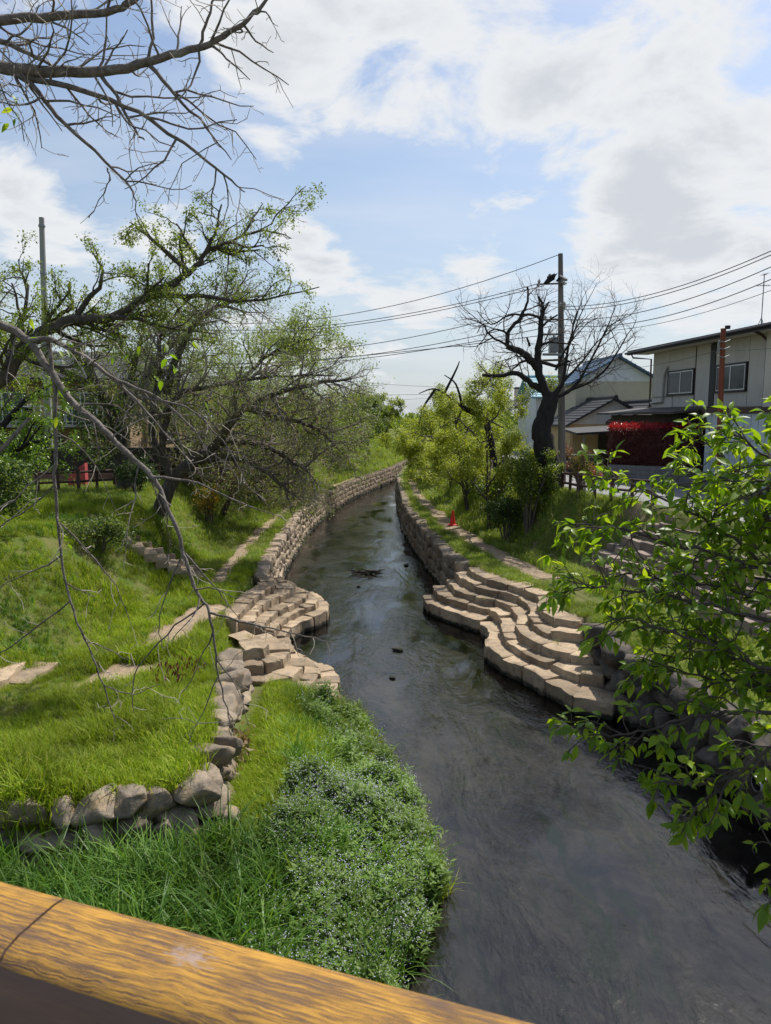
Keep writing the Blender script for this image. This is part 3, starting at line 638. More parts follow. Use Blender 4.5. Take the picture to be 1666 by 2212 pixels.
def gable_house(label, loc, rz, w, d, wh, rh, wall, gab, roof, over=.4, th=.14, wins=(), gz=None):
    """ridge runs along local y; the gable faces local -y; x is centred"""
    r = empty('house', loc, rz, label, 'house')
    gz = wh if gz is None else gz
    MB().box(-w / 2, w / 2, 0, d, 0, gz).build('wall', wall, r)
    mb = MB(); h = w / 2
    mb.add([(-h, .0, gz + .002), (h, .0, gz + .002), (h, .0, wh), (0, .0, wh + rh), (-h, .0, wh), (-h, d, gz + .002), (h, d, gz + .002), (h, d, wh), (0, d, wh + rh), (-h, d, wh)],
           [(0, 1, 2, 3, 4), (9, 8, 7, 6, 5), (0, 5, 6, 1), (1, 6, 7, 2), (2, 7, 8, 3), (3, 8, 9, 4), (4, 9, 5, 0)])
    mb.build('gable', gab, r)
    sl = rh / h
    for s in (-1, 1):
        e = s * (h + over); ez = wh - over * sl
        b = [(0, -over, wh + rh + .01), (e, -over, ez + .01), (e, d + over, ez + .01), (0, d + over, wh + rh + .01)]
        t = [(p[0], p[1], p[2] + th) for p in b]
        if s < 0: b = b[::-1]; t = t[::-1]
        o = MB().hexa(b, t).build('roof_slope', roof, r)
        nb = int(abs(h + over) / .3)
        for i in range(nb):
            x = s * (.15 + .3 * i); zz = wh + rh - abs(x) * sl + th + .012
            MB().tube([(x, -over - .02, zz), (x, d + over, zz)], .035, 6).build('tile_row', roof, o)
    MB().tube([(0, -over - .05, wh + rh + th + .03), (0, d + over, wh + rh + th + .03)], .14, 8).build('ridge', roof, r)
    for x0, x1, z0, z1 in wins: window(r, x0, x1, z0, z1, -.0)
    return r
gable_house('tall house with blue tiled gable roof above beige siding', (15.85, 50, 3.5), 0, 5.6, 8, 5.4, 1.55, 'siding_beige', 'siding_white', 'roof_blue', .45, wins=())
gable_house('low house with white plaster gable under dark tiled roof', (13.9, 44.3, 3.5), 0, 5.2, 6, 2.55, 1.45, 'wall_yellow', 'plaster', 'roof_dark', .35, wins=[(-1.9, -.6, 1.0, 1.9)])
gable_house('small house with cream gable tucked beside the grey panelled house', (15.6, 42.0, 3.5), 0, 3.6, 5, 2.75, 1.0, 'wall_yellow', 'plaster', 'roof_dark', .35)
gable_house('far house with light teal roof behind the old bare cherry', (17.2, 62, 3.5), rad(90), 6, 5, 4.7, 1.5, 'siding_white', 'siding_white', 'roof_teal', .5, wins=[(-1.6, -.2, 3.2, 4.3)])
gable_house('far house with weathered grey roof beyond the green trees', (19, 76, 3.5), rad(80), 7, 5, 4.2, 1.6, 'plaster', 'plaster', 'roof_grey', .5)
def carport():
    r = empty('carport', (11.2, 40, 3.5), 0, 'low dark flat roofed lean-to on thin white posts beside the hedge', 'carport')
    MB().hexa([(-.8, -.6, 2.0), (4.2, -.6, 2.3), (4.2, 2.8, 2.5), (-.8, 2.8, 2.2)], [(-.8, -.6, 2.12), (4.2, -.6, 2.42), (4.2, 2.8, 2.62), (-.8, 2.8, 2.32)]).build('roof', 'roof_dark', r)
    for x in (-.3, 1.2): MB().tube([(x, -.3, 0), (x, -.3, 2.0 + .06 * (x + .8))], .045, 8).build('post', 'concrete', r)
    MB().box(-.2, 1.35, 2.6, 2.7, 0, 2.05).build('back_wall', 'wall_yellow', r)
    MB().box(1.36, 4.0, 2.5, 2.7, 0, 2.05).build('dark_panel', 'wood_dark', r)
carport()
def left_house():
    r = empty('house', (-20, 39, 3.5), rad(8), 'tan walled house with dark tiled roof and balcony behind left cherries', 'house')
    MB().box(-7, 6, 0, 8, 0, 5.0).build('wall', 'wall_tan', r)
    for s in (0,):
        MB().hexa([(-7.8, -1.1, 4.85), (6.8, -1.1, 4.85), (6.8, 4, 6.6), (-7.8, 4, 6.6)], [(-7.8, -1.1, 5.0), (6.8, -1.1, 5.0), (6.8, 4, 6.78), (-7.8, 4, 6.78)]).build('roof', 'roof_dark', r)
        MB().hexa([(-7.8, 4.01, 6.6), (6.8, 4.01, 6.6), (6.8, 9.1, 4.85), (-7.8, 9.1, 4.85)], [(-7.8, 4.01, 6.78), (6.8, 4.01, 6.78), (6.8, 9.1, 5.0), (-7.8, 9.1, 5.0)]).build('roof', 'roof_dark', r)
    for i in range(48):
        x = -7.7 + i * .305; MB().tube([(x, -1.12, 5.02), (x, 4, 6.8)], .04, 6).build('tile_row', 'roof_dark', r)
    MB().box(-6, 5.6, -1.5, -.02, 2.45, 2.6).build('balcony', 'concrete', r)
    for i in range(38): MB().box(-5.9 + i * .31, -5.86 + i * .31, -1.46, -1.42, 2.6, 3.5).build('baluster', 'frame_alu', r)
    MB().box(-6, 5.6, -1.48, -1.4, 3.5, 3.56).build('handrail', 'frame_alu', r)
    for a, b in ((-5.5, -3.4), (-1.6, .6), (2.6, 4.4)): window(r, a, b, 2.7, 4.3, -.0)
    for a, b in ((-5, -3), (0, 2.4)): window(r, a, b, .6, 2.0, -.0)
    MB().box(.8, 2.2, -.03, -.005, 2.7, 4.6).build('wall_panel', 'wall_yellow', r)
left_house()
gable_house('distant house with faded red roof seen between left branches', (-17, 58, 3.5), rad(84), 6, 9, 3.9, 1.7, 'wall_tan', 'wall_tan', 'roof_red', .5, wins=[(-1.5, 0, 1.2, 2.6)])
def left_wall():
    r = empty('garden_wall', (-16, 32.6, 3.5), rad(4), 'dark garden wall with brick band behind the left bank trees', 'wall')
    MB().box(-5, 9, 0, .3, .45, 1.6).build('wall', 'wood_dark', r); MB().box(-5, 9, -.04, .32, 0, .44).build('brick_base', 'wall_tan', r)
    for i in range(30): MB().box(-4.9 + i * .45, -4.47 + i * .45, -.06, -.041, .23, .42).build('brick', 'roof_red', r)
left_wall()
mb = MB(); mb.add([(-.4, 0, 0), (.35, 0, 0), (.35, 0, 1.1), (.2, 0, 1.0), (-.4, 0, .5), (-.4, .3, 0), (.35, .3, 0), (.35, .3, 1.1), (.2, .3, 1.0), (-.4, .3, .5)], [(0, 1, 2, 3, 4), (9, 8, 7, 6, 5), (0, 5, 6, 1), (1, 6, 7, 2), (2, 7, 8, 3), (3, 8, 9, 4), (4, 9, 5, 0)])
o = mb.build('red_wall', 'red_paint'); o.location = (-13.1, 30.5, 3.45); tag(o, 'faded red painted stub wall behind the left cherry trunks', 'wall')
def low_wall(name, label, pts, h, mat, capm=None, th=.18):
    r = empty(name, (pts[0][0], pts[0][1], 3.5), 0, label, 'wall')
    for (x0, y0), (x1, y1) in zip(pts, pts[1:]):
        d = Vector((x1 - x0, y1 - y0, 0)); L = d.length; d /= L; n = Vector((-d.y, d.x, 0)); k = max(1, int(L / .4))
        for row in range(max(1, int(h / .2))):
            for i in range(k):
                a = Vector((x0, y0, 3.5)) + d * (L * i / k + .004) - r.location; b = Vector((x0, y0, 3.5)) + d * (L * (i + 1) / k - .004) - r.location
                zb = row * .2 + .003; zt = row * .2 + .197
                q = [a, b, b + n * th, a + n * th]
                MB().hexa([(p.x, p.y, zb) for p in q], [(p.x, p.y, zt) for p in q]).build('block', mat, r)
        if capm:
            a = Vector((x0, y0, 3.5)) - r.location; b = Vector((x1, y1, 3.5)) - r.location; q = [a - n * .03, b - n * .03, b + n * (th + .03), a + n * (th + .03)]; zt = int(h / .2) * .2
            MB().hexa([(p.x, p.y, zt + .002) for p in q], [(p.x, p.y, zt + .05) for p in q]).build('coping', capm, r)
    return r
low_wall('block_wall', 'grey concrete block wall below the red hedge', [(10.3, 33.3), (13.5, 31.2)], .8, 'blockwall')
low_wall('block_wall', 'dark slate wall with pale coping left of the hedge', [(9.0, 38), (10.9, 37)], 1.0, 'slate', 'concrete')
# ------------------------------------------------------------------ fences, posts, poles
def fence(label, pts, post='post', mat='fence_wood', hgt=.95, span=1.45):
    f, L = along(pts); n = max(1, round(L / span)); r = empty('fence', (pts[0][0], pts[0][1], gh(*pts[0])), 0, label, 'fence')
    P = [f(L * i / n)[0] for i in range(n + 1)]
    for p in P: p.z = max(gh(p.x, p.y), 3.3)
    for p in P:
        me = MB().tube([p - r.location + Vector((0, 0, -.2)), p - r.location + Vector((0, 0, hgt - .03)), p - r.location + Vector((0, 0, hgt))], [.075, .075, .05], 10).mesh('post', 40); link('post', me, r, mat)
    for a, b in zip(P, P[1:]):
        for z in (.42, .8):
            link('rail', MB().tube([a - r.location + Vector((0, 0, z)), b - r.location + Vector((0, 0, z))], .05, 8).mesh('rail', 40), r, mat)
        m = (a + b) / 2 - r.location
        link('baluster', MB().tube([m + Vector((0, 0, -.1)), m + Vector((0, 0, .84))], .06, 8).mesh('baluster', 40), r, mat)
fence('brown log rail fence between the old cherry and the road', [(7.05, 28.6), (7.3, 26.9), (8.4, 25.4), (9.2, 24.6)])
fence('brown log rail fence half hidden behind the green bushes', [(6.2, 44), (6.5, 36), (6.75, 31)])
fence('brown log rail fence along the top of the left bank', [(-15, 27.5), (-12.5, 28.6), (-10.6, 30.5), (-10.0, 34)])
o = MB().tube([(0, 0, -.2), (0, 0, 6.05), (0, 0, 6.2)], [.1, .09, .1], 12).mesh('rusty_post', 40); ro = empty('rusty_post', (12.5, 27, 3.5), 0, 'tall rusty steel post standing before the grey panelled house', 'post')
ob = link('shaft', o, ro, 'rust'); ob.rotation_euler = (0, rad(-1.2), 0)
MB().tube([(.02, 0, 6.18), (.02, 0, 6.3)], .095, 12).build('cap', 'trim_dark', ro)
for z in (5.2, 5.5, 5.75): MB().tube([(-.3, -.05, z), (-.1, -.12, z - .05), (.1, -.1, z + .03)], .02, 6).build('clamp', 'steel', ro)
MB().tube([(-.28, -.05, 5.75), (-.33, -.08, 5.6), (-.3, -.1, 5.45), (-.36, -.05, 5.3)], .025, 6).build('loose_wire', 'steel', ro)
def catenary(p, q, sag, n=20):
    p, q = Vector(p), Vector(q); return [p.lerp(q, i / n) - Vector((0, 0, sag * 4 * (i / n) * (1 - i / n))) for i in range(n + 1)]
def cable(label, p, q, sag, r=.016, grp=None):
    o = MB().tube(catenary(p, q, sag), r, 5, False).build('cable', 'wire'); tag(o, label, 'cable', grp)
def PP(x, y, Y=32.): return Vector(A(x, y, Y))
def utility_pole():
    b = PP(1216, 1000); b.z = 3.5; top = PP(1211, 548)
    r = empty('utility_pole', tuple(b), 0, 'weathered utility pole with crossarms and transformer beside the bare cherry', 'utility pole')
    L = lambda v: Vector(v) - b
    MB().tube([L(b), L(b.lerp(top, .5)), L(top)], [.17, .15, .1], 12).build('pole', 'pole_wood', r, 40)
    def arm(x0, y0, x1, y1, dy=0., w=.05, Y0=32., Y1=32.):
        p, q = L(PP(x0, y0, Y0 - .18)), L(PP(x1, y1, Y1 - .18)); MB().tube([p, q], w, 4).build('crossarm', 'pole_wood', r); return p, q
    arm(1163, 614, 1224, 612); arm(1209, 596, 1224, 605, w=.06, Y1=31.3); arm(1171, 691, 1214, 690); arm(1168, 722, 1214, 722)
    arm(1158, 779, 1226, 777, w=.06)
    for x, y in ((1165, 612), (1163, 620), (1219, 607), (1219, 616), (1219, 660), (1210, 662), (1178, 690), (1190, 690), (1219, 668)):
        p = L(PP(x, y, 31.7)); MB().tube([p, p + Vector((0, 0, .08)), p + Vector((0, 0, .16))], [.035, .07, .03], 8).build('insulator', 'white_plastic', r, 40)
    for (x, y, s) in ((1190, 598, 1.), (1207, 604, .6)):
        c = L(PP(x, y, 31.8)); me = stone_mesh(77 + int(x), 4, 1.5, .9); o = link('cable_cover', me, r, 'rubber'); o.location = c; o.scale = (.55 * s, .2 * s, .24 * s); o.rotation_euler = (0, -.6, 0)
    c = L(PP(1196, 745, 31.6)); t = MB().box(c.x - .18, c.x + .18, c.y - .2, c.y + .2, c.z - .33, c.z + .3).build('transformer', 'steel', r, bevel=.03)
    MB().tube([(c.x, c.y, c.z + .3), (c.x, c.y, c.z + .45)], .05, 8).build('bushing', 'white_plastic', t)
    MB().box(c.x - .45, c.x + .35, c.y - .1, c.y + .1, c.z - .45, c.z - .36).build('bracket', 'steel', r)
    for i, y in enumerate((640, 700, 800, 840, 880)):
        p = L(PP(1213, y)); MB().tube([p + Vector((-.16, -.05, 0)), p + Vector((.16, -.05, 0))], .012, 5).build('climbing_step', 'steel', r)
    for x0, y0, x1, y1 in ((1163, 625, 1164, 700), (1166, 625, 1168, 690), (1195, 700, 1150, 800), (1190, 705, 1165, 780)):
        MB().tube([L(PP(x0, y0, 31.6)), L(PP(x1, y1, 31.6))], .012, 5).build('drop_wire', 'wire', r)
utility_pole()
left = [((1211, 549), (380, 690), 1.2, 'topmost thin cable running left from the utility pole tip'), ((1163, 613), (340, 705), .9, 'upper cable of the close pair crossing the sky over the river'),
        ((1175, 617), (340, 711), .9, 'lower cable of the close pair crossing the sky over the river'), ((1200, 650), (340, 752), 1.1, 'single cable below the close pair over the river'),
        ((1180, 690), (340, 775), .9, 'cable just above the lowest pair over the river'), ((1190, 705), (330, 790), .7, 'upper cable of the lowest pair over the river'), ((1190, 722), (330, 793), .3, 'lower cable of the lowest pair over the river')]
for (a, b, s, lb) in left: cable(lb, PP(*a), A(b[0], b[1], 44), s)
right = [((1219, 662), (1760, 498), .5, 'thick upper cable rising right from the pole toward the top of the house'), ((1219, 669), (1760, 507), .5, 'thick cable just under the uppermost one right of the pole'), ((1219, 690), (1760, 532), .55, 'third cable down right of the pole'),
         ((1219, 703), (1760, 560), .6, 'fourth cable down right of the pole'), ((1219, 715), (1760, 590), .5, 'fifth thin cable down right of the pole')]
for i, (a, b, s, lb) in enumerate(right): cable(lb, PP(*a), A(b[0], b[1], 20), s, .014 if i < 4 else .009)
cable('thin service wire running from the pole to the rusty post', PP(1219, 800), (12.45, 26.95, 9.0), .3, .008)
cable('sagging service wire passing in front of the grey panelled house', (12.5, 27, 8.9), (16.5, 20, 9.6), .3, .008)
cable('faint wire dropping across the beige house to the low gable', A(1330, 850, 43.5), A(1280, 760, 40), .1, .008)
cable('faint upper far wire low over the river bend', A(640, 810, 95), A(1050, 838, 95), .4, .02)
cable('faint lower far wire low over the river bend', A(640, 850, 95), A(1050, 846, 95), .3, .022)
cable('faintest far wire just above the bend trees', A(640, 872, 120), A(1050, 850, 120), .3, .022)
def left_pole():
    b = Vector(A(100, 900, 33)); b.z = 3.4; t = Vector(A(90, 470, 33))
    r = empty('utility_pole', tuple(b), 0, 'pale concrete pole rising behind the left cherry crown', 'utility pole')
    MB().tube([(0, 0, 0), t - b], [.19, .11], 12).build('pole', 'concrete', r, 40)
    for k in (.97, .8): ax = (t - b) * k; MB().tube([ax - Vector((0, 0, .04)), ax + Vector((0, 0, .04))], .15, 10).build('band', 'steel', r)
    c = Vector(A(133, 786, 32.8)) - b; MB().tube([(0, 0, c.z), (c.x - .4, c.y, c.z + .1)], .03, 6).build('lamp_arm', 'steel', r)
    MB().box(c.x - .45, c.x + .1, c.y - .15, c.y + .15, c.z - .15, c.z + .15).build('lamp_housing', 'frame_alu', r, bevel=.05)
    MB().tube([(.1, 0, c.z + .35), (c.x - .2, c.y, c.z + .55), (c.x + .6, c.y, c.z + .2)], .025, 6).build('bracket', 'steel', r)
left_pole()
for px, py, Y, lb in ((785, 882, 140, 'tiny far utility pole left of the river bend'), (812, 893, 150, 'tiny far utility pole above the bend trees')):
    b = Vector(A(px, py, Y)); r = empty('utility_pole', (b.x, b.y, 3.5), 0, lb, 'utility pole')
    MB().tube([(0, 0, 0), (0, 0, b.z - 3.5 + .4)], .16, 6).build('pole', 'concrete', r); MB().box(-.9, .9, -.06, .06, b.z - 3.9, b.z - 3.75).build('crossarm', 'pole_wood', r)
def antenna():
    p = Vector(A(1643, 722, 31.5)); r = empty('television_antenna', tuple(p), 0, 'thin television antenna on tripod standing on the grey house roof', 'antenna')
    MB().tube([(0, 0, .3), (.0, 0, 2.5)], .02, 6).build('mast', 'steel', r)
    for a in (.3, 2.4, 4.5): MB().tube([(0, 0, .7), (.12 * math.cos(a), .12 * math.sin(a), .4), (.3 * math.cos(a), .3 * math.sin(a), -.05)], .014, 5).build('leg', 'steel', r)
    b = MB().tube([(-.25, 0, 2.0), (.3, .1, 2.05)], .014, 5).build('boom', 'steel', r); b2 = MB().tube([(-.05, 0, 2.5), (.1, 0, 2.45)], .014, 5).build('boom', 'steel', r)
    for i in range(7): x = -.22 + i * .085; MB().tube([(x, -.22, 2.01), (x, .22, 2.03)], .008, 4).build('element', 'steel', b)
    for i in range(3): x = -.04 + i * .06; MB().tube([(x, -.3, 2.48), (x, .3, 2.48)], .008, 4).build('element', 'steel', b2)
antenna()
# ------------------------------------------------------------------ small things
def cone():
    p = G(978, 1135, 1.32); z = gh(p[0], p[1]); r = empty('traffic_cone', (p[0], p[1], z + .02), .3, 'red traffic cone beside the right footpath', 'traffic cone')
    MB().tube([(0, 0, .03), (0, 0, .05), (0, 0, .66), (0, 0, .7)], [.17, .14, .045, .03], 20).build('cone', 'red_plastic', r, 40)
    MB().box(-.19, .19, -.19, .19, 0, .03).build('base', 'red_plastic', r, bevel=.008)
cone()
def debris():
    p = G(790, 1240, 0); r = empty('twig_raft', (p[0], p[1], .02), 0, 'dark clump of drifted twigs lying in the river', 'driftwood'); rr = random.Random(5)
    for i in range(46):
        a = rr.uniform(-.5, .5) + (math.pi if rr.random() < .5 else 0); l = rr.uniform(.2, .75); c = Vector((rr.gauss(0, .26), rr.gauss(0, .1), rr.uniform(-.02, .12))); d = Vector((math.cos(a), math.sin(a), rr.uniform(-.15, .35))) * l / 2
        MB().tube([c - d, c + Vector((0, 0, .02)), c + d], [.016, .018, .006], 5).build('twig', 'dead_dark', r)
debris()
for px, py, s, lb, m in ((860, 1405, .24, 'small dark stone breaking the river surface below the twig clump', 0), (848, 1466, .13, 'tiny pale stone in midstream above the shallows', 1), (878, 1222, .2, 'low stone in the river by the right wall', 0), (1003, 1352, .3, 'brown stone at the foot of the right stone steps', 1), (775, 1268, .12, 'little stone just below the drifted twigs', 0)):
    p = G(px, py, 0); me = stone_mesh(200 + px, 3, 2.6, .2); o = link('river_stone', me, None, 'stone_dark' if m == 0 else 'stone_grey'); o.location = (p[0], p[1], .02); o.scale = (s * 1.3, s, s * .6); o.rotation_euler = (0, 0, px); tag(o, lb, 'stone')
p = Vector((6.05, 10.6, .82)); r = empty('drain_pipe', tuple(p), 0, 'grey white plastic drain pipe jutting from the dark boulder wall', 'pipe')
MB().tube([(.5, .05, .04), (-.28, -.03, 0)], [.12, .12], 20, False).build('pipe', 'white_plastic', r, 40)
MB().tube([(.5, .05, .04), (-.275, -.03, 0)], [.105, .105], 20, False).build('bore', 'trim_dark', r, 40)
o = MB().box(-1.1, .2, 0, .5, 0, .7).box(.2, .9, .1, .5, .6, 1.2).mesh('tarpaulin', None, .12); rt = empty('tarpaulin', (-.6, 118, 3.4), 0, 'far blue and red tarpaulin heap above the left bank at the bend', 'tarpaulin')
MB().box(-.6, .9, 0, .8, 0, 2.2).build('blue_sheet', 'blue_sheet', rt, bevel=.2); MB().box(-1.5, -.3, .2, 1., 1.7, 2.9).build('red_sheet', 'red_plastic', rt, bevel=.2)
# ------------------------------------------------------------------ trees
def cat_rom(P, sub):
    P = [Vector(p) for p in P]; Q = [P[0] * 2 - P[1]] + P + [P[-1] * 2 - P[-2]]; out = []
    for i in range(1, len(Q) - 2):
        a, b, c, d = Q[i - 1:i + 3]
        for k in range(sub):
            t = k / sub; out.append(.5 * ((2 * b) + (c - a) * t + (2 * a - 5 * b + 4 * c - d) * t * t + (3 * b - a - 3 * c + d) * t ** 3))
    out.append(P[-1]); return out
def tubes_mesh(name, paths, sides):
    """paths: list of (points, r0, r1); grouped by point count and built in one go"""
    by = {}
    for pts, r0, r1 in paths: by.setdefault(len(pts), []).append((pts, r0, r1))
    Vs, Fs, off = [], [], 0
    for n, L in by.items():
        P = np.array([[tuple(p) for p in q[0]] for q in L], float); r0 = np.array([q[1] for q in L]); r1 = np.array([q[2] for q in L]); m = len(L)
        T = np.empty_like(P); T[:, 1:-1] = P[:, 2:] - P[:, :-2]; T[:, 0] = P[:, 1] - P[:, 0]; T[:, -1] = P[:, -1] - P[:, -2]
        T /= np.linalg.norm(T, axis=2, keepdims=True) + 1e-9
        ref = np.zeros((m, 1, 3)) + np.array([.31, .52, .13]); mt = T.mean(1, keepdims=True); ref = np.where(np.abs(mt[..., 2:3]) > .6, np.array([.9, .2, .1]), np.array([.1, .15, .97])) + 0 * ref
        a = np.cross(T, ref); a /= np.linalg.norm(a, axis=2, keepdims=True) + 1e-9; c = np.cross(T, a)
        rr = r0[:, None] + (r1 - r0)[:, None] * np.linspace(0, 1, n)[None]
        ang = np.arange(sides) * 2 * np.pi / sides
        V = P[:, :, None, :] + rr[:, :, None, None] * (a[:, :, None, :] * np.cos(ang)[None, None, :, None] + c[:, :, None, :] * np.sin(ang)[None, None, :, None])
        Vs.append(V.reshape(-1, 3)); I = off + np.arange(m * n * sides).reshape(m, n, sides); J = np.roll(I, -1, axis=2)
        Fs.append(np.stack([I[:, :-1], J[:, :-1], J[:, 1:], I[:, 1:]], -1).reshape(-1, 4)); off += m * n * sides
    return npmesh(name, np.concatenate(Vs), np.concatenate(Fs), True)
def leaf_mesh(name, P, D, size, ratio=.5, rng=NR, flat=.7):
    n = len(P); D = D / (np.linalg.norm(D, axis=1, keepdims=True) + 1e-9)
    up = rng.normal(size=(n, 3)) * (1 - flat) + np.array([0, 0, 1]) * flat
    S = np.cross(D, up); S /= np.linalg.norm(S, axis=1, keepdims=True) + 1e-9; N = np.cross(S, D)
    L = (size * rng.uniform(.65, 1.3, n))[:, None]; w = L * ratio * .5
    V = np.stack([P, P + D * L * .45 + S * w + N * L * .06, P + D * L - N * L * .08, P + D * L * .45 - S * w + N * L * .06], 1).reshape(-1, 3)
    return npmesh(name, V, np.arange(4 * n).reshape(n, 4), False)
class Tree:
    def __init__(s, seed): s.r = random.Random(seed); s.lv = [[] for _ in range(7)]; s.ends = []; s.rng = np.random.default_rng(seed)
    def rv(s, k=1.): return Vector((s.r.gauss(0, 1), s.r.gauss(0, 1), s.r.gauss(0, 1))) * k
    def add(s, pts, r0, r1, lvl, spec): 
        s.lv[lvl].append((pts, r0, r1))
        if lvl + 1 < len(spec) and spec[lvl + 1]: s.kids(pts, r0, r1, lvl + 1, spec)
        else: s.ends.append(pts)
    def limb(s, pts, r0, r1, spec, lvl=0, sub=4, jit=.0):
        q = cat_rom(pts, sub)
        if jit: q = [q[0]] + [p + s.rv(jit) for p in q[1:-1]] + [q[-1]]
        s.add(q, r0, r1, lvl, spec)
    def kids(s, pts, r0, r1, lvl, spec):
        sp = spec[lvl]; Ls = [0]
        for a, b in zip(pts, pts[1:]): Ls.append(Ls[-1] + (b - a).length)
        n = sp['n'] * (Ls[-1] if sp.get('per_m') else 1); n = int(n) + (s.r.random() < n - int(n))
        for i in range(n):
            t = sp.get('t0', .2) + (1 - sp.get('t0', .2)) * ((i + s.r.random()) / max(1, n)); k = min(len(pts) - 2, int(t * (len(pts) - 1))); f = t * (len(pts) - 1) - k
            p = pts[k].lerp(pts[k + 1], f); T = (pts[k + 1] - pts[k]).normalized(); ax = T.cross(s.rv()).normalized(); a = rad(s.r.uniform(*sp['ang']))
            d = (T * math.cos(a) + ax * math.sin(a)).normalized()
            bias = sp.get('bias'); 
            if bias: d = (d + Vector(bias)).normalized()
            L = s.r.uniform(*sp['len']) * (1 - sp.get('taper', .35) * t); r = min((r0 + (r1 - r0) * t) * .75, sp['r']); m = sp.get('seg', 4)
            q = [p]; dd = d
            for j in range(m):
                dd = (dd + s.rv(sp.get('wig', .18)) + Vector((0, 0, sp.get('up', 0.)))).normalized(); q.append(q[-1] + dd * (L / m))
            s.add(q, r, max(.0025, r * .35), lvl, spec)
    def finish(s, name, label, base, mats, leaf=None, group=None, cat='tree', each=False):
        """mats: trunk, branch, twig; leaf: list of dicts(mat, n, size, spread, ratio)"""
        r = empty(name, base, 0, label, cat, group); off = Vector(base)
        for l in (0, 1) if each else (0,):
            for i, (q, a, b) in enumerate(s.lv[l]):
                nm = 'trunk' if l == 0 and i == 0 else 'limb'
                link(nm, tubes_mesh(nm, [([p - off for p in q], a, b)], 10 if l == 0 else 7), r, mats[0 if l == 0 else 1])
        for k, (part, lvls) in enumerate((('branches', (2,) if each else (1, 2)), ('twigs', (3, 4, 5, 6)))):
            P = [([p - off for p in q], a, b) for l in lvls for (q, a, b) in s.lv[l]]
            if P: link(part, tubes_mesh(part, P, 5 if k == 0 else 3), r, mats[k + 1])['kind'] = 'stuff'
        for lf in (leaf or []):
            E = s.ends; n = lf['n']
            if not E: continue
            src = [e for e in E if lf.get('where', lambda p: True)(e[-1])] or E
            P = np.empty((n, 3)); D = np.empty((n, 3))
            for i in range(n):
                e = s.r.choice(src); t = s.r.random() ** .6 * (len(e) - 1); k = min(len(e) - 2, int(t)); p = e[k].lerp(e[k + 1], t - k); d = (e[k + 1] - e[k]).normalized()
                P[i] = p - off; D[i] = d
            P += s.rng.normal(size=(n, 3)) * lf.get('spread', .03); D = D * .6 + s.rng.normal(size=(n, 3)) * .7 + np.array([0, 0, lf.get('droop', -.15)])
            link(lf.get('name', 'foliage'), leaf_mesh('foliage', P, D, lf['size'], lf.get('ratio', .5), s.rng), r, lf['mat'])['kind'] = 'stuff'
        return r
def AP(pts, Y=None): return [Vector(A(p[0], p[1], p[2] if len(p) > 2 else Y)) for p in pts]
TW = dict(n=4.2, per_m=True, ang=(30, 75), len=(.25, .7), r=.006, wig=.26, seg=5, t0=.05, taper=.2)
# --- bare cherry hanging over the bridge from the left
tr = Tree(11); Y0 = 6.2
b1 = dict(n=4.6, per_m=True, ang=(35, 85), len=(.45, 1.1), r=.011, wig=.2, up=.02, seg=6, t0=.08)
b2 = dict(n=6., per_m=True, ang=(30, 80), len=(.12, .5), r=.0055, wig=.28, seg=4, t0=.1)
b3 = dict(n=5.5, per_m=True, ang=(30, 80), len=(.05, .16), r=.0032, wig=.3, seg=3, t0=.2)
SP = [None, None, b1, b2, b3]
trunk_base = Vector((-7.6, 5.0, gh(-7.6, 5.0)))
tr.lv[0].append((cat_rom([trunk_base, (-7.4, 5.1, 2.5), (-7.0, 5.3, 4.5), (-6.6, 5.5, 6.6), (-6.0, 5.7, 8.6), (-5.6, 5.9, 10.2)], 5), .3, .12))
def up(*pts, r0, r1, lvl=1, Y=Y0, spec=SP, jit=.006): tr.limb(AP(pts, Y), r0, r1, spec, lvl, 4, jit)
up((-420, 130), (-150, 60), (0, 45), (120, 36), (230, 26), (290, 0), (340, -60), r0=.05, r1=.018)
up((-420, 200), (-150, 140), (0, 145), (90, 155), (200, 155), (300, 140), (390, 115), (455, 97), (510, 60), (560, 20), (590, -20), r0=.06, r1=.01)
up((-200, 60), (0, 90), (60, 115), (130, 152), r0=.03, r1=.01)
up((-150, 135), (0, 150), (50, 165), (180, 195), (300, 245), (420, 330), (500, 392), (530, 415), r0=.034, r1=.004)
up((20, 155), (60, 175), (110, 235), (180, 305), (270, 390), (295, 435), r0=.026, r1=.006)
up((320, 140), (330, 60), (325, -20), r0=.014, r1=.008, lvl=2); up((432, 97), (450, 40), (468, -20), r0=.014, r1=.008, lvl=2); up((455, 97), (490, 125), (540, 172), r0=.012, r1=.004, lvl=2)
up((325, 143), (380, 205), (445, 275), (500, 345), r0=.018, r1=.004); up((212, 155), (250, 205), (290, 280), (312, 302), r0=.018, r1=.006); up((215, 155), (228, 100), (230, 20), r0=.012, r1=.006, lvl=2)
up((270, 390), (300, 365), (355, 352), r0=.007, r1=.003, lvl=2); up((232, 362), (235, 400), (190, 470), r0=.007, r1=.003, lvl=2)
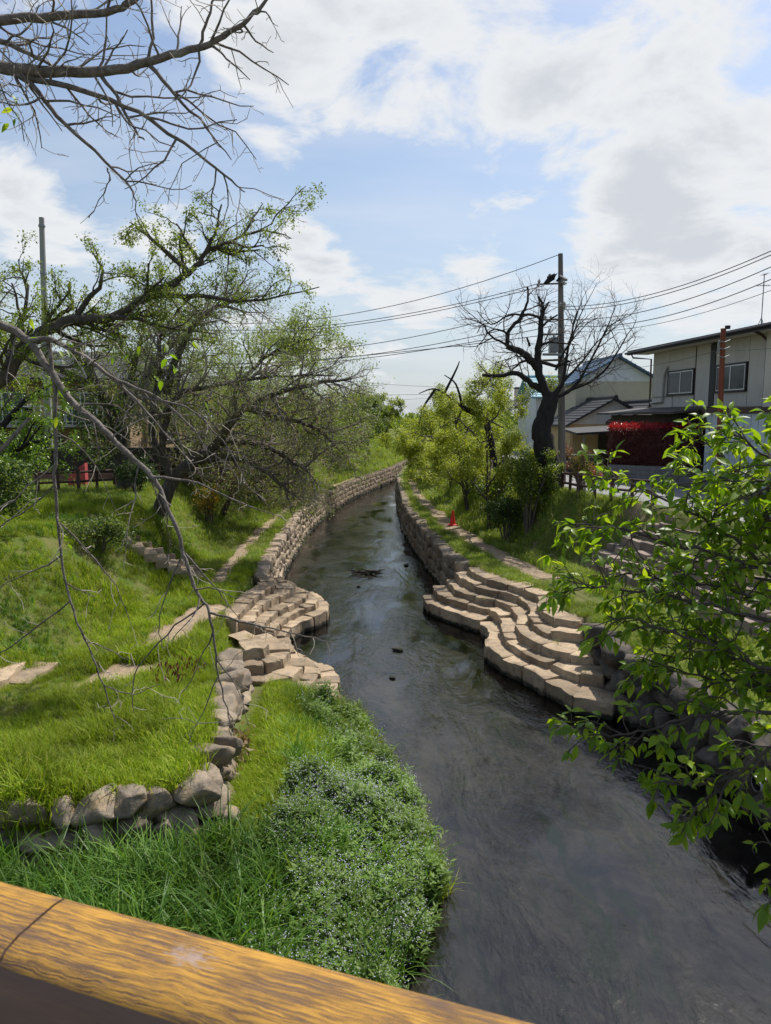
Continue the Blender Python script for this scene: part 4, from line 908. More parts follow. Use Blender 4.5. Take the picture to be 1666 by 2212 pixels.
# the long branch that droops over the lawn
b1d = dict(n=3.2, per_m=True, ang=(35, 75), len=(.4, 1.1), r=.008, wig=.2, up=-.05, seg=6, t0=.1)
b2d = dict(n=4.5, per_m=True, ang=(30, 80), len=(.12, .45), r=.0045, wig=.3, up=-.06, seg=4, t0=.1)
SPD = [None, None, b1d, b2d, dict(n=2.5, per_m=True, ang=(30, 80), len=(.04, .12), r=.003, wig=.3, seg=3, t0=.2)]
def dn(*pts, r0, r1, lvl=1, Y=Y0, jit=.005): tr.limb(AP(pts, Y), r0, r1, SPD, lvl, 4, jit)
dn((-380, 520), (-150, 640), (0, 700), (60, 735), (100, 790), (150, 860), (210, 915), (260, 965), (320, 1020), (345, 1060), (385, 1150), (400, 1210), (425, 1280), (450, 1320), (465, 1400), (470, 1450), (490, 1530), (500, 1590), r0=.04, r1=.004)
dn((60, 737), (110, 735), (180, 770), (250, 820), (340, 860), (420, 930), (462, 1010), r0=.026, r1=.004)
dn((250, 820), (330, 905), (400, 985), (440, 1030), r0=.014, r1=.003, lvl=2); dn((300, 855), (400, 880), (480, 950), (540, 1060), r0=.012, r1=.003, lvl=2)
dn((330, 1030), (430, 1045), (520, 1085), (610, 1117), r0=.013, r1=.003, lvl=2); dn((400, 1195), (440, 1240), (480, 1290), (520, 1340), r0=.009, r1=.003, lvl=2)
dn((398, 1195), (380, 1230), (345, 1330), (350, 1400), r0=.008, r1=.003, lvl=2); dn((440, 1305), (360, 1370), (300, 1440), (285, 1500), (290, 1540), r0=.009, r1=.003, lvl=2); dn((450, 1322), (540, 1347), (640, 1370), (715, 1387), r0=.012, r1=.003, lvl=2)
dn((104, 738), (120, 850), (120, 960), (118, 1040), (125, 1140), (140, 1250), (165, 1340), (200, 1420), (230, 1500), (250, 1560), r0=.02, r1=.004)
dn((130, 1130), (190, 1190), (250, 1265), (285, 1355), r0=.009, r1=.003, lvl=2); dn((115, 1050), (60, 1100), (0, 1140), (-60, 1190), r0=.008, r1=.004, lvl=2); dn((150, 1300), (60, 1370), (0, 1412), (-50, 1440), r0=.008, r1=.004, lvl=2); dn((225, 1480), (290, 1500), (345, 1478), r0=.006, r1=.003, lvl=2)
tr.lv[1].append((cat_rom(AP([(-150, 640), (-130, 900), (-60, 1040), (0, 975), (40, 930), (63, 903)], 6.0), 3), .024, .014))
tr.lv[1].append((cat_rom([(-7.2, 5.2, 3.6), (-6.0, 5.8, 6.4), (-5.2, 6.1, 7.6), tuple(A(-380, 520, Y0))], 4), .12, .05))
for q in ((-420, 130), (-420, 200)): tr.lv[1].append((cat_rom([(-6.2, 5.65, 8.0), (-5.6, 5.9, 9.2), tuple(A(q[0], q[1], Y0))], 4), .1, .055))
bare = tr.finish('cherry_tree', 'bare cherry with drooping branches hanging from the left in the foreground', tuple(trunk_base), ('bark', 'bark_grey', 'twig_pale'), None, each=True)
# big leaf meshes for the near branches
def big_leaf(seed, droop):
    rr = random.Random(seed); st = [0, .12, .32, .55, .78, 1.]; wd = [.0, .11, .2, .195, .11, .0]; V = []; Fs = []
    ph = rr.uniform(-.2, .2)
    for i, (x, w) in enumerate(zip(st, wd)):
        z = -droop * x * x; y0 = ph * x * x * .3; fold = .32 * w
        V += [(x, y0 - w, z + fold + rr.uniform(-.015, .015)), (x, y0, z), (x, y0 + w, z + fold + rr.uniform(-.015, .015))]
    for i in range(5): a = 3 * i; Fs += [(a, a + 3, a + 4, a + 1), (a + 1, a + 4, a + 5, a + 2)]
    me = bpy.data.meshes.new('leaf'); me.from_pydata(V, [], Fs); me.validate(); me.shade_smooth(); me.materials.append(MATS['leaf_cherry_big']); return me
def leaf_big_mat():
    m, t, b, o = base('leaf_cherry_big'); oi = t.n('ShaderNodeObjectInfo').outputs['Random']; isl = t.n('ShaderNodeNewGeometry').outputs['Random Per Island']
    r = t.m('FRACT', t.m('ADD', oi, isl)); v = t.n('ShaderNodeTexCoord').outputs['Object']
    col = t.ramp(r, [(0, (.08, .16, .01)), (.4, (.13, .23, .014)), (.75, (.2, .3, .02)), (1, (.28, .36, .03))])
    t.link(col, b.inputs['Base Color']); b.inputs['Roughness'].default_value = .42; b.inputs['Specular IOR Level'].default_value = .4
    bn = t.n('ShaderNodeBump'); bn.inputs['Strength'].default_value = .25; bn.inputs['Distance'].default_value = .01; t.link(t.noise(v, 14, 3, .5), bn.inputs['Height']); t.link(bn.outputs[0], b.inputs['Normal'])
    tl = t.n('ShaderNodeBsdfTranslucent'); t.link(t.mix(1., col, (1.9, 1.8, .6, 1), 'MULTIPLY'), tl.inputs[0])
    mx = t.n('ShaderNodeMixShader'); mx.inputs[0].default_value = .5; t.link(b.outputs[0], mx.inputs[1]); t.link(tl.outputs[0], mx.inputs[2]); t.link(mx.outputs[0], o.inputs[0])
leaf_big_mat()
BL = [big_leaf(i, d) for i, d in enumerate((.05, .15, .25, .35, .1, .45))]
def put_leaves(root, items, cap=300, near=True):
    """items: (pos, dir, size)"""
    items = sorted(items, key=lambda a: (a[0].y < .1 or abs(a[0].x / max(.1, a[0].y)) > .54, (a[0] - cam.location).length)) if near else items
    V = []; Fs = []; rr = random.Random(3)
    for i, (p, d, s) in enumerate(items):
        q = d.to_track_quat('X', 'Z'); e = q.to_matrix() @ __import__('mathutils').Matrix.Rotation(rr.gauss(0, .5), 3, 'X'); me = rr.choice(BL)
        if i < cap:
            o = link('leaf', me, root); o.rotation_euler = e.to_euler(); o.location = p - root.location; o.scale = (s, s, s)
        else:
            n0 = len(V); V += [tuple(e @ (v.co * s) + p - root.location) for v in me.vertices]; Fs += [tuple(k + n0 for k in f.vertices) for f in me.polygons]
    if V:
        o = link('leaves', npmesh('leaves', V, Fs, True), root, 'leaf_cherry_big'); o['kind'] = 'stuff'
rr = random.Random(21); items = []
for px, py in ((75, 600), (95, 640), (110, 655), (60, 690), (150, 745), (125, 770), (165, 740), (420, 735), (370, 770), (115, 830), (130, 845), (90, 870), (340, 815), (440, 870), (380, 790), (120, 900), (135, 870), (30, 205), (35, 240), (30, 265), (10, 270), (130, 1155), (150, 1180), (70, 1290), (160, 1250), (60, 730), (280, 770), (310, 745), (355, 745), (240, 770)):
    for k in range(rr.choice((1, 2, 2))):
        d = Vector((rr.gauss(0, .7), rr.gauss(0, .5), -.5 + rr.gauss(0, .3))).normalized(); items.append((Vector(A(px + rr.gauss(0, 5), py + rr.gauss(0, 5), Y0 + rr.gauss(0, .08))), d, rr.uniform(.06, .11)))
put_leaves(bare, items)
# --- leafy cherry reaching in from the right, close to the camera
tr = Tree(31)
base_r = Vector((8.9, 4.2, gh(8.9, 4.2)))
tr.lv[0].append((cat_rom([base_r, (8.6, 4.2, 2.6), (7.9, 4.1, 3.9), (7.0, 4.0, 4.8)], 5), .22, .12))
c1 = dict(n=14., per_m=True, ang=(25, 75), len=(.12, .32), r=.0045, wig=.16, up=-.02, seg=5, t0=.12, taper=.3)
c2 = dict(n=15., per_m=True, ang=(30, 75), len=(.035, .1), r=.003, wig=.2, seg=3, t0=.15)
SPR = [None, None, c1, c2]
def rb(*pts, r0=.011, r1=.003, lvl=1): tr.limb(AP([(a + 22, b_ + (25 if pts[-1][1] < 1000 else 0), c) for a, b_, c in pts]), r0, r1, SPR, lvl, 4, .006)
RB = [((2050, 1260, 3.3), (1666, 1195, 3.4), (1560, 1140, 3.5), (1480, 1085, 3.6), (1400, 1050, 3.75), (1330, 1010, 3.9), (1285, 990, 4.0)),
      ((2050, 1280, 3.2), (1666, 1235, 3.3), (1540, 1200, 3.4), (1430, 1175, 3.5), (1340, 1150, 3.6), (1270, 1135, 3.7), (1205, 1130, 3.8)),
      ((2050, 1400, 3.0), (1666, 1345, 3.1), (1540, 1315, 3.2), (1430, 1290, 3.3), (1330, 1275, 3.4), (1240, 1270, 3.5), (1180, 1285, 3.55)),
      ((2050, 1500, 2.9), (1666, 1450, 3.0), (1560, 1410, 3.1), (1450, 1375, 3.2), (1370, 1345, 3.3), (1290, 1330, 3.4)),
      ((2050, 1600, 2.8), (1666, 1545, 2.9), (1550, 1540, 3.0), (1450, 1555, 3.1), (1370, 1580, 3.15), (1300, 1588, 3.2), (1235, 1585, 3.25)),
      ((2050, 1560, 2.6), (1720, 1580, 2.65), (1620, 1635, 2.7), (1550, 1690, 2.75), (1500, 1730, 2.8), (1470, 1765, 2.8)),
      ((1560, 1680, 2.75), (1500, 1690, 2.8), (1440, 1688, 2.85), (1390, 1692, 2.9)),
      ((2050, 1180, 3.4), (1720, 1110, 3.5), (1620, 1040, 3.6), (1560, 985, 3.7), (1510, 935, 3.75), (1485, 895, 3.8)),
      ((2050, 1080, 3.2), (1740, 1030, 3.3), (1650, 975, 3.35), (1600, 940, 3.4), (1575, 920, 3.45)),
      ((2050, 1150, 3.0), (1760, 1100, 3.1), (1666, 1050, 3.2), (1580, 1040, 3.3), (1500, 1020, 3.4)),
      ((2050, 1500, 2.9), (1740, 1500, 3.0), (1640, 1490, 3.1), (1540, 1470, 3.2), (1440, 1450, 3.3), (1370, 1440, 3.4)),
      ((2050, 1380, 3.3), (1740, 1270, 3.4), (1620, 1250, 3.5), (1520, 1240, 3.6), (1420, 1235, 3.7)),
      ((2050, 1680, 2.6), (1760, 1640, 2.7), (1690, 1690, 2.75), (1650, 1720, 2.8)),
      ((2050, 1900, 2.4), (1760, 1870, 2.5), (1690, 1860, 2.55), (1660, 1880, 2.6)),
      ((2050, 1330, 3.2), (1740, 1170, 3.3), (1640, 1120, 3.4), (1560, 1090, 3.5), (1480, 1120, 3.6))]
rq = random.Random(77)
for q in RB: rb(*q)
for q in RB:
    if q[1][1] < 1520 and q[0][0] > 2000 and not 1110 < q[3][1] < 1245:
        for _ in range(1):
            dx, dy = rq.uniform(20, 110) + (70 if q[3][1] < 1110 else 0), rq.uniform(-40, 60); rb(*[(a + dx, b_ + dy + rq.gauss(0, 8), c + rq.uniform(.0, .35)) for a, b_, c in q], r0=.008)
for i in range(4): tr.lv[0].append((cat_rom([(7.4, 4.05, 4.4), (5.0, 3.6 - .1 * i, 5.0 + .1 * i), tuple(A(2050, 1260 + 110 * i, 3.2 - .1 * i))], 4), .06, .016))
leafy = tr.finish('cherry_tree', 'leafy cherry reaching over the water from the right in the foreground', tuple(base_r), ('bark', 'bark', 'twig'), None, each=True)
items = []; rr = random.Random(9)
for e in tr.ends:
    if A(0, 0, 1) and e[-1].y > 0:
        px = 833 + FPX * e[-1].x / e[-1].y
        if px > 3000: continue
    tip = e[-1]; T = (e[-1] - e[-2]).normalized()
    for k in range(rr.choice((2, 3, 3, 4))):
        d = (T * .5 + Vector((rr.gauss(0, .6), rr.gauss(0, .6), rr.gauss(-.35, .3)))).normalized(); items.append((tip.lerp(e[0], rr.random() * .5), d, rr.triangular(.03, .095, .06)))
for l in (1, 2):
    for q, a, b in tr.lv[l]:
        for k in range(3 if l == 1 else 2):
            p = q[-1 - rr.randrange(3)]; T = (q[-1] - q[-2]).normalized(); d = (T + Vector((rr.gauss(0, .5), rr.gauss(0, .5), rr.gauss(-.25, .3)))).normalized(); items.append((p, d, rr.uniform(.05, .09)))
print('right leaves', len(items))
put_leaves(leafy, items)
# --- left bank cherries
def spec_tree(k=1., up=.03, d=1.):
    return [None, dict(n=2.0 * d, per_m=True, ang=(30, 70), len=(1.0 * k, 2.4 * k), r=.05, wig=.2, up=up, seg=6, t0=.2), dict(n=2.4 * d, per_m=True, ang=(30, 70), len=(.5 * k, 1.3 * k), r=.02, wig=.22, up=up, seg=5, t0=.15), dict(n=3. * d, per_m=True, ang=(30, 75), len=(.25 * k, .7 * k), r=.009, wig=.25, seg=4, t0=.1)]
tr = Tree(41); S1 = spec_tree(.85, .03, 1.35)
bs = Vector((-11.5, 16.2, gh(-11.5, 16.2)))
tr.limb([bs, (-11.3, 16.1, 5.0), (-10.2, 16, 6.2), tuple(A(-110, 880, 15.5)), tuple(A(0, 820, 15.5)), tuple(A(45, 765, 15.5)), tuple(A(90, 718, 15.6)), tuple(A(160, 692, 15.7)), tuple(A(240, 686, 15.9)), tuple(A(320, 640, 16.1)), tuple(A(410, 590, 16.3)), tuple(A(450, 545, 16.5)), tuple(A(500, 520, 16.6)), tuple(A(590, 482, 16.8))], .38, .025, [None] + S1[1:], 0, 4, .02)
tr.lv[0][-1] = (tr.lv[0][-1][0], .22, .012)
for q in ([(90, 718), (130, 680), (155, 655), (150, 610)], [(240, 686), (300, 690), (350, 705), (470, 722)], [(330, 640), (430, 640), (540, 650), (690, 620)], [(410, 590), (330, 520), (280, 480)], [(0, 820), (60, 650), (40, 560)], [(160, 692), (220, 600), (200, 545)]):
    tr.limb([Vector(A(a, b, 15.8 + .2 * i)) for i, (a, b) in enumerate(q)], .07, .012, S1, 1, 4, .02)
tr.finish('cherry_tree', 'large dark limbed cherry with fresh green leaves at upper left', tuple(bs), ('bark', 'bark', 'twig'), [dict(mat='leaf_mid', n=21000, size=.066, spread=.06)])
tr = Tree(43); S2 = spec_tree(1.1, .02, 1.3)
bs = Vector((-10.6, 29.3, gh(-10.6, 29.3)))
tr.limb([bs, (-10.7, 29.2, 5), (-10.9, 29.2, 6.4), (-11.6, 29, 8.0), (-12.2, 29, 9.5)], .36, .12, [None] + S2[1:])
for q in ([(-10.8, 29.2, 6.0), (-9.2, 28.5, 8.2), (-7.8, 28, 9.5), (-6.6, 28, 10.4)], [(-10.9, 29.2, 6.4), (-10, 29.5, 9), (-9.2, 29.5, 11.5)], [(-11.4, 29, 7.6), (-14, 28.5, 9), (-16, 28, 10)]): tr.limb(q, .16, .03, S2, 0, 4, .04)
tr.finish('cherry_tree', 'tall cherry with ivy at its trunk above the left stairway', tuple(bs), ('bark', 'bark', 'twig_pale'), [dict(mat='leaf_mid', n=17000, size=.1, spread=.1), dict(mat='leaf_dark', n=1500, size=.16, spread=.2, name='ivy', where=lambda p: p.z < 7)])
tr = Tree(44); S3 = spec_tree(1.1, -.01, 1.75)
bs = Vector((-8.4, 26.5, gh(-8.4, 26.5)))
tr.limb([bs, tuple(A(372, 1040, 26.4)), tuple(A(420, 995, 26.2)), tuple(A(470, 955, 26)), tuple(A(530, 880, 25.6)), tuple(A(640, 838, 25)), tuple(A(760, 818, 24.5))], .3, .03, [None] + S3[1:], 0, 4, .02)
for q in ([(372, 1040), (350, 960), (380, 860), (480, 830), (600, 812), (720, 812)], [(372, 1040), (330, 930), (345, 800), (350, 720), (430, 620)], [(470, 955), (560, 960), (640, 1000), (690, 1050)], [(420, 995), (520, 990), (600, 1040), (650, 1080)], [(530, 880), (600, 900), (690, 930), (740, 980)], [(360, 850), (400, 730), (470, 660), (560, 640)]):
    tr.limb([Vector(A(a, b, 26.3 - .3 * i)) for i, (a, b) in enumerate(q)], .15, .02, S3, 0, 4, .03)
tr.finish('cherry_tree', 'grey twiggy cherry leaning far over the river from the left bank', tuple(bs), ('bark', 'bark_grey', 'twig_pale'), [dict(mat='leaf_mid', n=11000, size=.08, spread=.1), dict(mat='leaf_grey', n=8000, size=.08, spread=.1), dict(mat='leaf_brown', n=4500, size=.085, spread=.08, where=lambda p: p.z < 7.5)])
tr = Tree(45); bs = Vector((-12.0, 22.6, gh(-12, 22.6)))
tr.limb([bs, (-12.2, 22.5, 4.5), (-12.6, 22.5, 6), (-13.2, 22.4, 7.4)], .36, .16, [None] + S2[1:])
for q in ([(-12.3, 22.5, 4.9), (-11, 21.8, 5.6), (-9.6, 21.2, 6.0)], [(-12.5, 22.5, 5.6), (-11.4, 23, 7), (-10.4, 23.2, 7.6)], [(-12.2, 22.5, 4.6), (-11.3, 20.8, 4.6), (-10.5, 19.4, 4.3)]): tr.limb(q, .12, .02, spec_tree(.8, -.02), 0, 4, .03)
tr.finish('cherry_tree', 'dark trunked cherry with low green sprays at the left edge', tuple(bs), ('bark_dark', 'bark_dark', 'twig'), [dict(mat='leaf_cherry', n=14000, size=.09, spread=.1)])
# --- generic trees
def tree(label, x, y, h, w, seed, leaf, n, size=.16, mats=('bark', 'bark', 'twig'), lean=(0, 0), name='tree', grp=None, nl=6, clear=.3, r=None, spread=.2, cat='tree', z=None, d=1.):
    t = Tree(seed); g = gh(x, y) if z is None else z; b = Vector((x, y, g - .05)); rr = t.r; r = r or .035 * h ** .9
    tp = b + Vector((lean[0], lean[1], h * .72)); mid = b.lerp(tp, .45) + Vector((rr.uniform(-.2, .2), rr.uniform(-.2, .2), 0)) * w * .2
    sp = spec_tree(w / 3.2, .03, .8 * d)
    main = cat_rom([b, b.lerp(mid, .5), mid, tp], 4); t.add(main, r, r * .25, 0, [None, None])
    for i in range(nl):
        k = int(len(main) * (clear + (1 - clear) * i / nl)); p = main[min(k, len(main) - 1)]; a = i * 2.4 + rr.uniform(-.5, .5); el = rr.uniform(.25, .9)
        q = p + Vector((math.cos(a), math.sin(a), 0)) * w * rr.uniform(.55, 1.) + Vector((lean[0] * .5, lean[1] * .5, h * .3 * el)); m = p.lerp(q, .5) + Vector((0, 0, h * .06))
        t.limb([p, m, q], r * .5, r * .08, [None] + sp[1:], 0, 4, .05)
    return t.finish(name, label, tuple(b), mats, [dict(mat=lf, n=int(n * f), size=size, spread=spread) for lf, f in leaf], grp, cat)
LT = [('pale green tree just past the twiggy cherry on the left bank', -8.6, 36, 7.2, 3.6, 51, [('leaf_mid', .6), ('leaf_grey', .4)], 9000, .14),
      ('rust tinged bushy tree on the left bank by the footpath', -7.6, 33, 4.4, 2.6, 52, [('leaf_brown', .6), ('leaf_grey', .4)], 4500, .13),
      ('rounded light green tree midway along the left bank', -8.6, 44, 7.8, 4.2, 53, [('leaf_mid', .75), ('leaf_grey', .25)], 11000, .16),
      ('feathery grey green tree overhanging the left wall', -6.8, 51, 5.0, 3.6, 54, [('leaf_grey', .7), ('leaf_mid', .3)], 8000, .16),
      ('tall leafy tree behind the grey ones on the left bank', -9.5, 56, 8.2, 4.2, 55, [('leaf_mid', .6), ('leaf_lime', .1), ('leaf_grey', .3)], 9000, .19),
      ('grey twiggy tree near the far end of the left bank', -6.2, 66, 4.6, 3.4, 56, [('leaf_grey', 1.)], 8000, .2),
      ('dark evergreen tree low on the far left bank', -5.4, 78, 4.2, 3.2, 57, [('leaf_dark', .5), ('leaf_mid', .5)], 7000, .24),
      ('bright green tree where the left bank bends', -3.2, 94, 4.0, 3.2, 58, [('leaf_mid', .7), ('leaf_lime', .3)], 6000, .3),
      ('tree with broad green crown behind the left house trees', -13.5, 47, 7.4, 4.2, 59, [('leaf_mid', .8), ('leaf_grey', .2)], 8000, .18)]
for a in LT:
    lean = (1.6, -.3) if a[1] > -9 else (0, 0); tree(a[0], a[1], a[2], a[3] * 1.16, a[4] * 1.1, a[5], a[6], int(a[7] * 2.2), a[8] * .85, d=1.3, mats=('bark', 'bark', 'twig_pale'), lean=lean, spread=.16)
# --- old bare cherry by the pole on the right
tr = Tree(61); YB = 29.3
q1 = dict(n=2.0, per_m=True, ang=(30, 65), len=(.8, 2.3), r=.028, wig=.2, up=.05, seg=6, t0=.25); q2 = dict(n=3.4, per_m=True, ang=(25, 60), len=(.5, 1.3), r=.012, wig=.2, up=.04, seg=5, t0=.1); q3 = dict(n=4., per_m=True, ang=(25, 65), len=(.25, .7), r=.007, wig=.22, seg=4, t0=.1)
SB = [None, q1, q2, q3]; SB2 = [None, None, q2, q3]
bs = Vector(A(1190, 1062, YB)); bs.z = gh(bs.x, bs.y) - .1
def bl(*pts, r0, r1, lvl=0, sp=SB, Y=YB): tr.limb([Vector(A(p[0], p[1], Y + (p[2] if len(p) > 2 else 0))) for p in pts], r0, r1, sp, lvl, 4, .015)
tr.limb([bs, tuple(A(1186, 1010, YB)), tuple(A(1172, 950, YB)), tuple(A(1172, 915, YB)), tuple(A(1186, 875, YB)), tuple(A(1190, 850, YB))], .5, .3, [None, None], 0, 4, .02)
bl((1188, 868), (1180, 845), (1165, 810), (1162, 770), (1166, 735), (1170, 700), (1172, 670), (1170, 655), r0=.2, r1=.06)
bl((1166, 800), (1140, 770), (1120, 758), (1095, 748), r0=.17, r1=.11); bl((1095, 748), (1100, 715), (1125, 685), (1140, 650), (1140, 620), r0=.09, r1=.03); bl((1100, 748), (1060, 725), (1045, 700), (1030, 720), r0=.05, r1=.015); bl((1098, 742), (1092, 718), (1060, 715), (1025, 760), r0=.06, r1=.01)
bl((1182, 850), (1150, 830), (1115, 806), (1080, 812), (1042, 810), r0=.14, r1=.06); bl((1168, 688), (1150, 680), (1100, 682), (1060, 700), (1030, 670), r0=.06, r1=.012)
bl((1165, 775), (1130, 780), (1105, 800), r0=.06, r1=.03); bl((1165, 780), (1200, 790), (1230, 780), r0=.08, r1=.05); bl((1192, 860), (1215, 830), (1225, 770), (1240, 700), (1260, 640), r0=.1, r1=.01)
bl((1195, 862), (1235, 840), (1270, 790), (1310, 710), (1330, 660), r0=.09, r1=.008); bl((1190, 868), (1225, 845), (1290, 815), (1340, 750), (1375, 690), r0=.09, r1=.008); bl((1170, 745), (1190, 738), (1220, 742), (1250, 745), r0=.06, r1=.015); bl((1172, 705), (1190, 690), (1205, 680), r0=.05, r1=.03); bl((1200, 800), (1230, 740), (1255, 680), (1290, 610), r0=.05, r1=.006); bl((1195, 850), (1250, 790), (1290, 740), (1350, 690), r0=.06, r1=.006)
for a in (((1145, 748), (1138, 728)), ((1172, 655), (1163, 640)), ((1175, 672), (1186, 652)), ((1126, 690), (1132, 672))): tr.lv[0].append((AP(a, YB), .05, .035))
tr.finish('cherry_tree', 'old gnarled bare cherry with stubby limbs beside the utility pole', tuple(bs), ('bark_dark', 'bark', 'twig'), None)
# --- trees and bushes of the right bank
tree('yellow green young tree in front of the old bare cherry', 4.6, 31.5, 7.6, 2.6, 71, [('leaf_lime', .7), ('leaf_yellowgreen', .3)], 26000, .095, lean=(-.2, 0), clear=.35, r=.09, spread=.14)
tree('slender lime tree leaning over the right footpath', 4.3, 37, 7.6, 3.0, 72, [('leaf_lime', .5), ('leaf_yellowgreen', .5)], 24000, .11, lean=(-.8, 0), r=.12, spread=.15)
tree('green tree shading the right footpath further along', 4.2, 45, 6.2, 3.0, 73, [('leaf_yellowgreen', .7), ('leaf_lime', .3)], 21000, .125, lean=(-.6, -.4), r=.14, spread=.18)
tree('broad yellow green tree overhanging the river on the right', 4.6, 54, 5.4, 3.2, 74, [('leaf_yellowgreen', .6), ('leaf_lime', .4)], 17000, .15, lean=(-.6, 0), r=.15, spread=.2)
tree('dense green tree at the right side of the river bend', 7.2, 67, 5.6, 3.4, 75, [('leaf_mid', .7), ('leaf_yellowgreen', .3)], 15000, .18, lean=(-.4, 0), r=.16, spread=.25)
tree('tall pale tree behind the bend on the right bank', 11.5, 92, 7.5, 4.6, 76, [('leaf_grey', .5), ('leaf_mid', .5)], 14000, .26, r=.2, spread=.3)
tree('dark stemmed double trunk tree on the right grass slope', 4.5, 38.8, 5.2, 2.4, 77, [('leaf_mid', .6), ('leaf_yellowgreen', .4)], 5000, .12, mats=('bark_dark', 'bark_dark', 'twig'), r=.13, lean=(-.4, .2))
tr = Tree(78); bs = Vector((5.4, 35.5, gh(5.4, 35.5)))
tr.limb([bs, (5.3, 35.5, 4.6), (4.9, 35.6, 6.5)], .22, .16, [None, None])
for q in ([(1000, 880), (960, 850), (935, 840), (905, 850)], [(960, 850), (985, 800), (993, 780)], [(1010, 880), (1050, 905), (1090, 925)], [(940, 842), (915, 880), (905, 920)], [(1000, 880), (985, 830), (960, 810)]): tr.lv[0].append((cat_rom([Vector(A(a, b, 35)) for a, b in q], 4), .07, .02))
tr.lv[0].append((cat_rom([(4.9, 35.6, 6.4), tuple(A(1010, 885, 35.2)), tuple(A(1000, 880, 35))], 3), .15, .11))
tr.finish('dead_tree', 'dark dead cherry limbs poking through the yellow green crowns', tuple(bs), ('bark_dark', 'bark_dark', 'twig'), None)
def bush(label, x, y, h, w, seed, leaf, n, size, name='bush', z=None, stems=9, mats=('twig', 'twig', 'twig'), spread=.1, grp=None):
    t = Tree(seed); g = gh(x, y) if z is None else z; b = Vector((x, y, g - .05)); sp = [None, dict(n=4, ang=(20, 60), len=(.35 * w, .7 * w), r=.015, wig=.2, up=.05, seg=4, t0=.3), dict(n=3, ang=(25, 65), len=(.2 * w, .4 * w), r=.008, wig=.2, seg=3, t0=.2)]
    for i in range(stems):
        a = i * 2.4; q = b + Vector((math.cos(a) * w * t.r.uniform(.2, .8), math.sin(a) * w * t.r.uniform(.2, .8), h * t.r.uniform(.6, .95))); t.limb([b + Vector((math.cos(a) * .1, math.sin(a) * .1, 0)), b.lerp(q, .5) + Vector((0, 0, h * .12)), q], .02 + .008 * h, .008, sp, 0, 3, .02)
    return t.finish(name, label, tuple(b), mats, [dict(mat=lf, n=int(n * f), size=size, spread=spread) for lf, f in leaf], grp, 'bush')
bush('dense fresh green bush left of the old cherry trunk', 5.7, 28.4, 3.2, 1.3, 81, [('leaf_mid', .5), ('leaf_dark', .3), ('leaf_yellowgreen', .2)], 7000, .1)
bush('dark green undergrowth at the foot of the old cherry', 5.0, 29.4, 1.9, 1.2, 82, [('leaf_dark', .8), ('leaf_mid', .2)], 5000, .1)
bush('shady green shrub behind the red cone on the right slope', 5.0, 33, 2.2, 1.5, 83, [('leaf_dark', .5), ('leaf_mid', .5)], 5000, .11)
bush('orange tipped nandina shrub at the log fence', 7.5, 27.6, 1.9, .55, 84, [('leaf_orange', .7), ('leaf_mid', .3)], 1700, .08, stems=7)
bush('small upright red leaved bush beside the pole', 8.3, 33.6, 2.1, .32, 85, [('leaf_red', .3), ('leaf_maroon', .7)], 3200, .07, stems=8, spread=.05)
bush('low red azalea bush behind the fence', 9.1, 31.5, .8, .5, 86, [('leaf_red', .6), ('leaf_orange', .4)], 900, .07)
bush('golden flowering bush on the left slope', -7.6, 30.6, 1.7, .7, 87, [('leaf_gold', .55), ('leaf_dark', .45)], 2200, .07)
bush('dark leafy shrub under the left edge cherry', -9.9, 17.6, 1.6, 1.3, 88, [('leaf_dark', .7), ('leaf_mid', .3)], 5500, .1)
bush('ivy covered shrub at the foot of the left cherry trunks', -9.8, 28.2, 1.3, .9, 89, [('leaf_dark', 1.)], 2500, .1)
bush('low green shrub beside the left stairway', -8.2, 20.3, .8, 1.0, 90, [('leaf_dark', .5), ('leaf_mid', .5)], 2600, .09)
bush('shrub mass beneath the grey trees on the left bank', -7.2, 40, 2.6, 2.2, 91, [('leaf_mid', .5), ('leaf_grey', .5)], 5000, .14)
bush('dark shrub low on the left bank past the footpath', -5.9, 62, 2.8, 2.4, 92, [('leaf_dark', .6), ('leaf_mid', .4)], 4500, .18)
bush('green shrub crowding the far right footpath', 5.2, 60, 2.6, 2.2, 93, [('leaf_mid', .6), ('leaf_yellowgreen', .4)], 4500, .18)
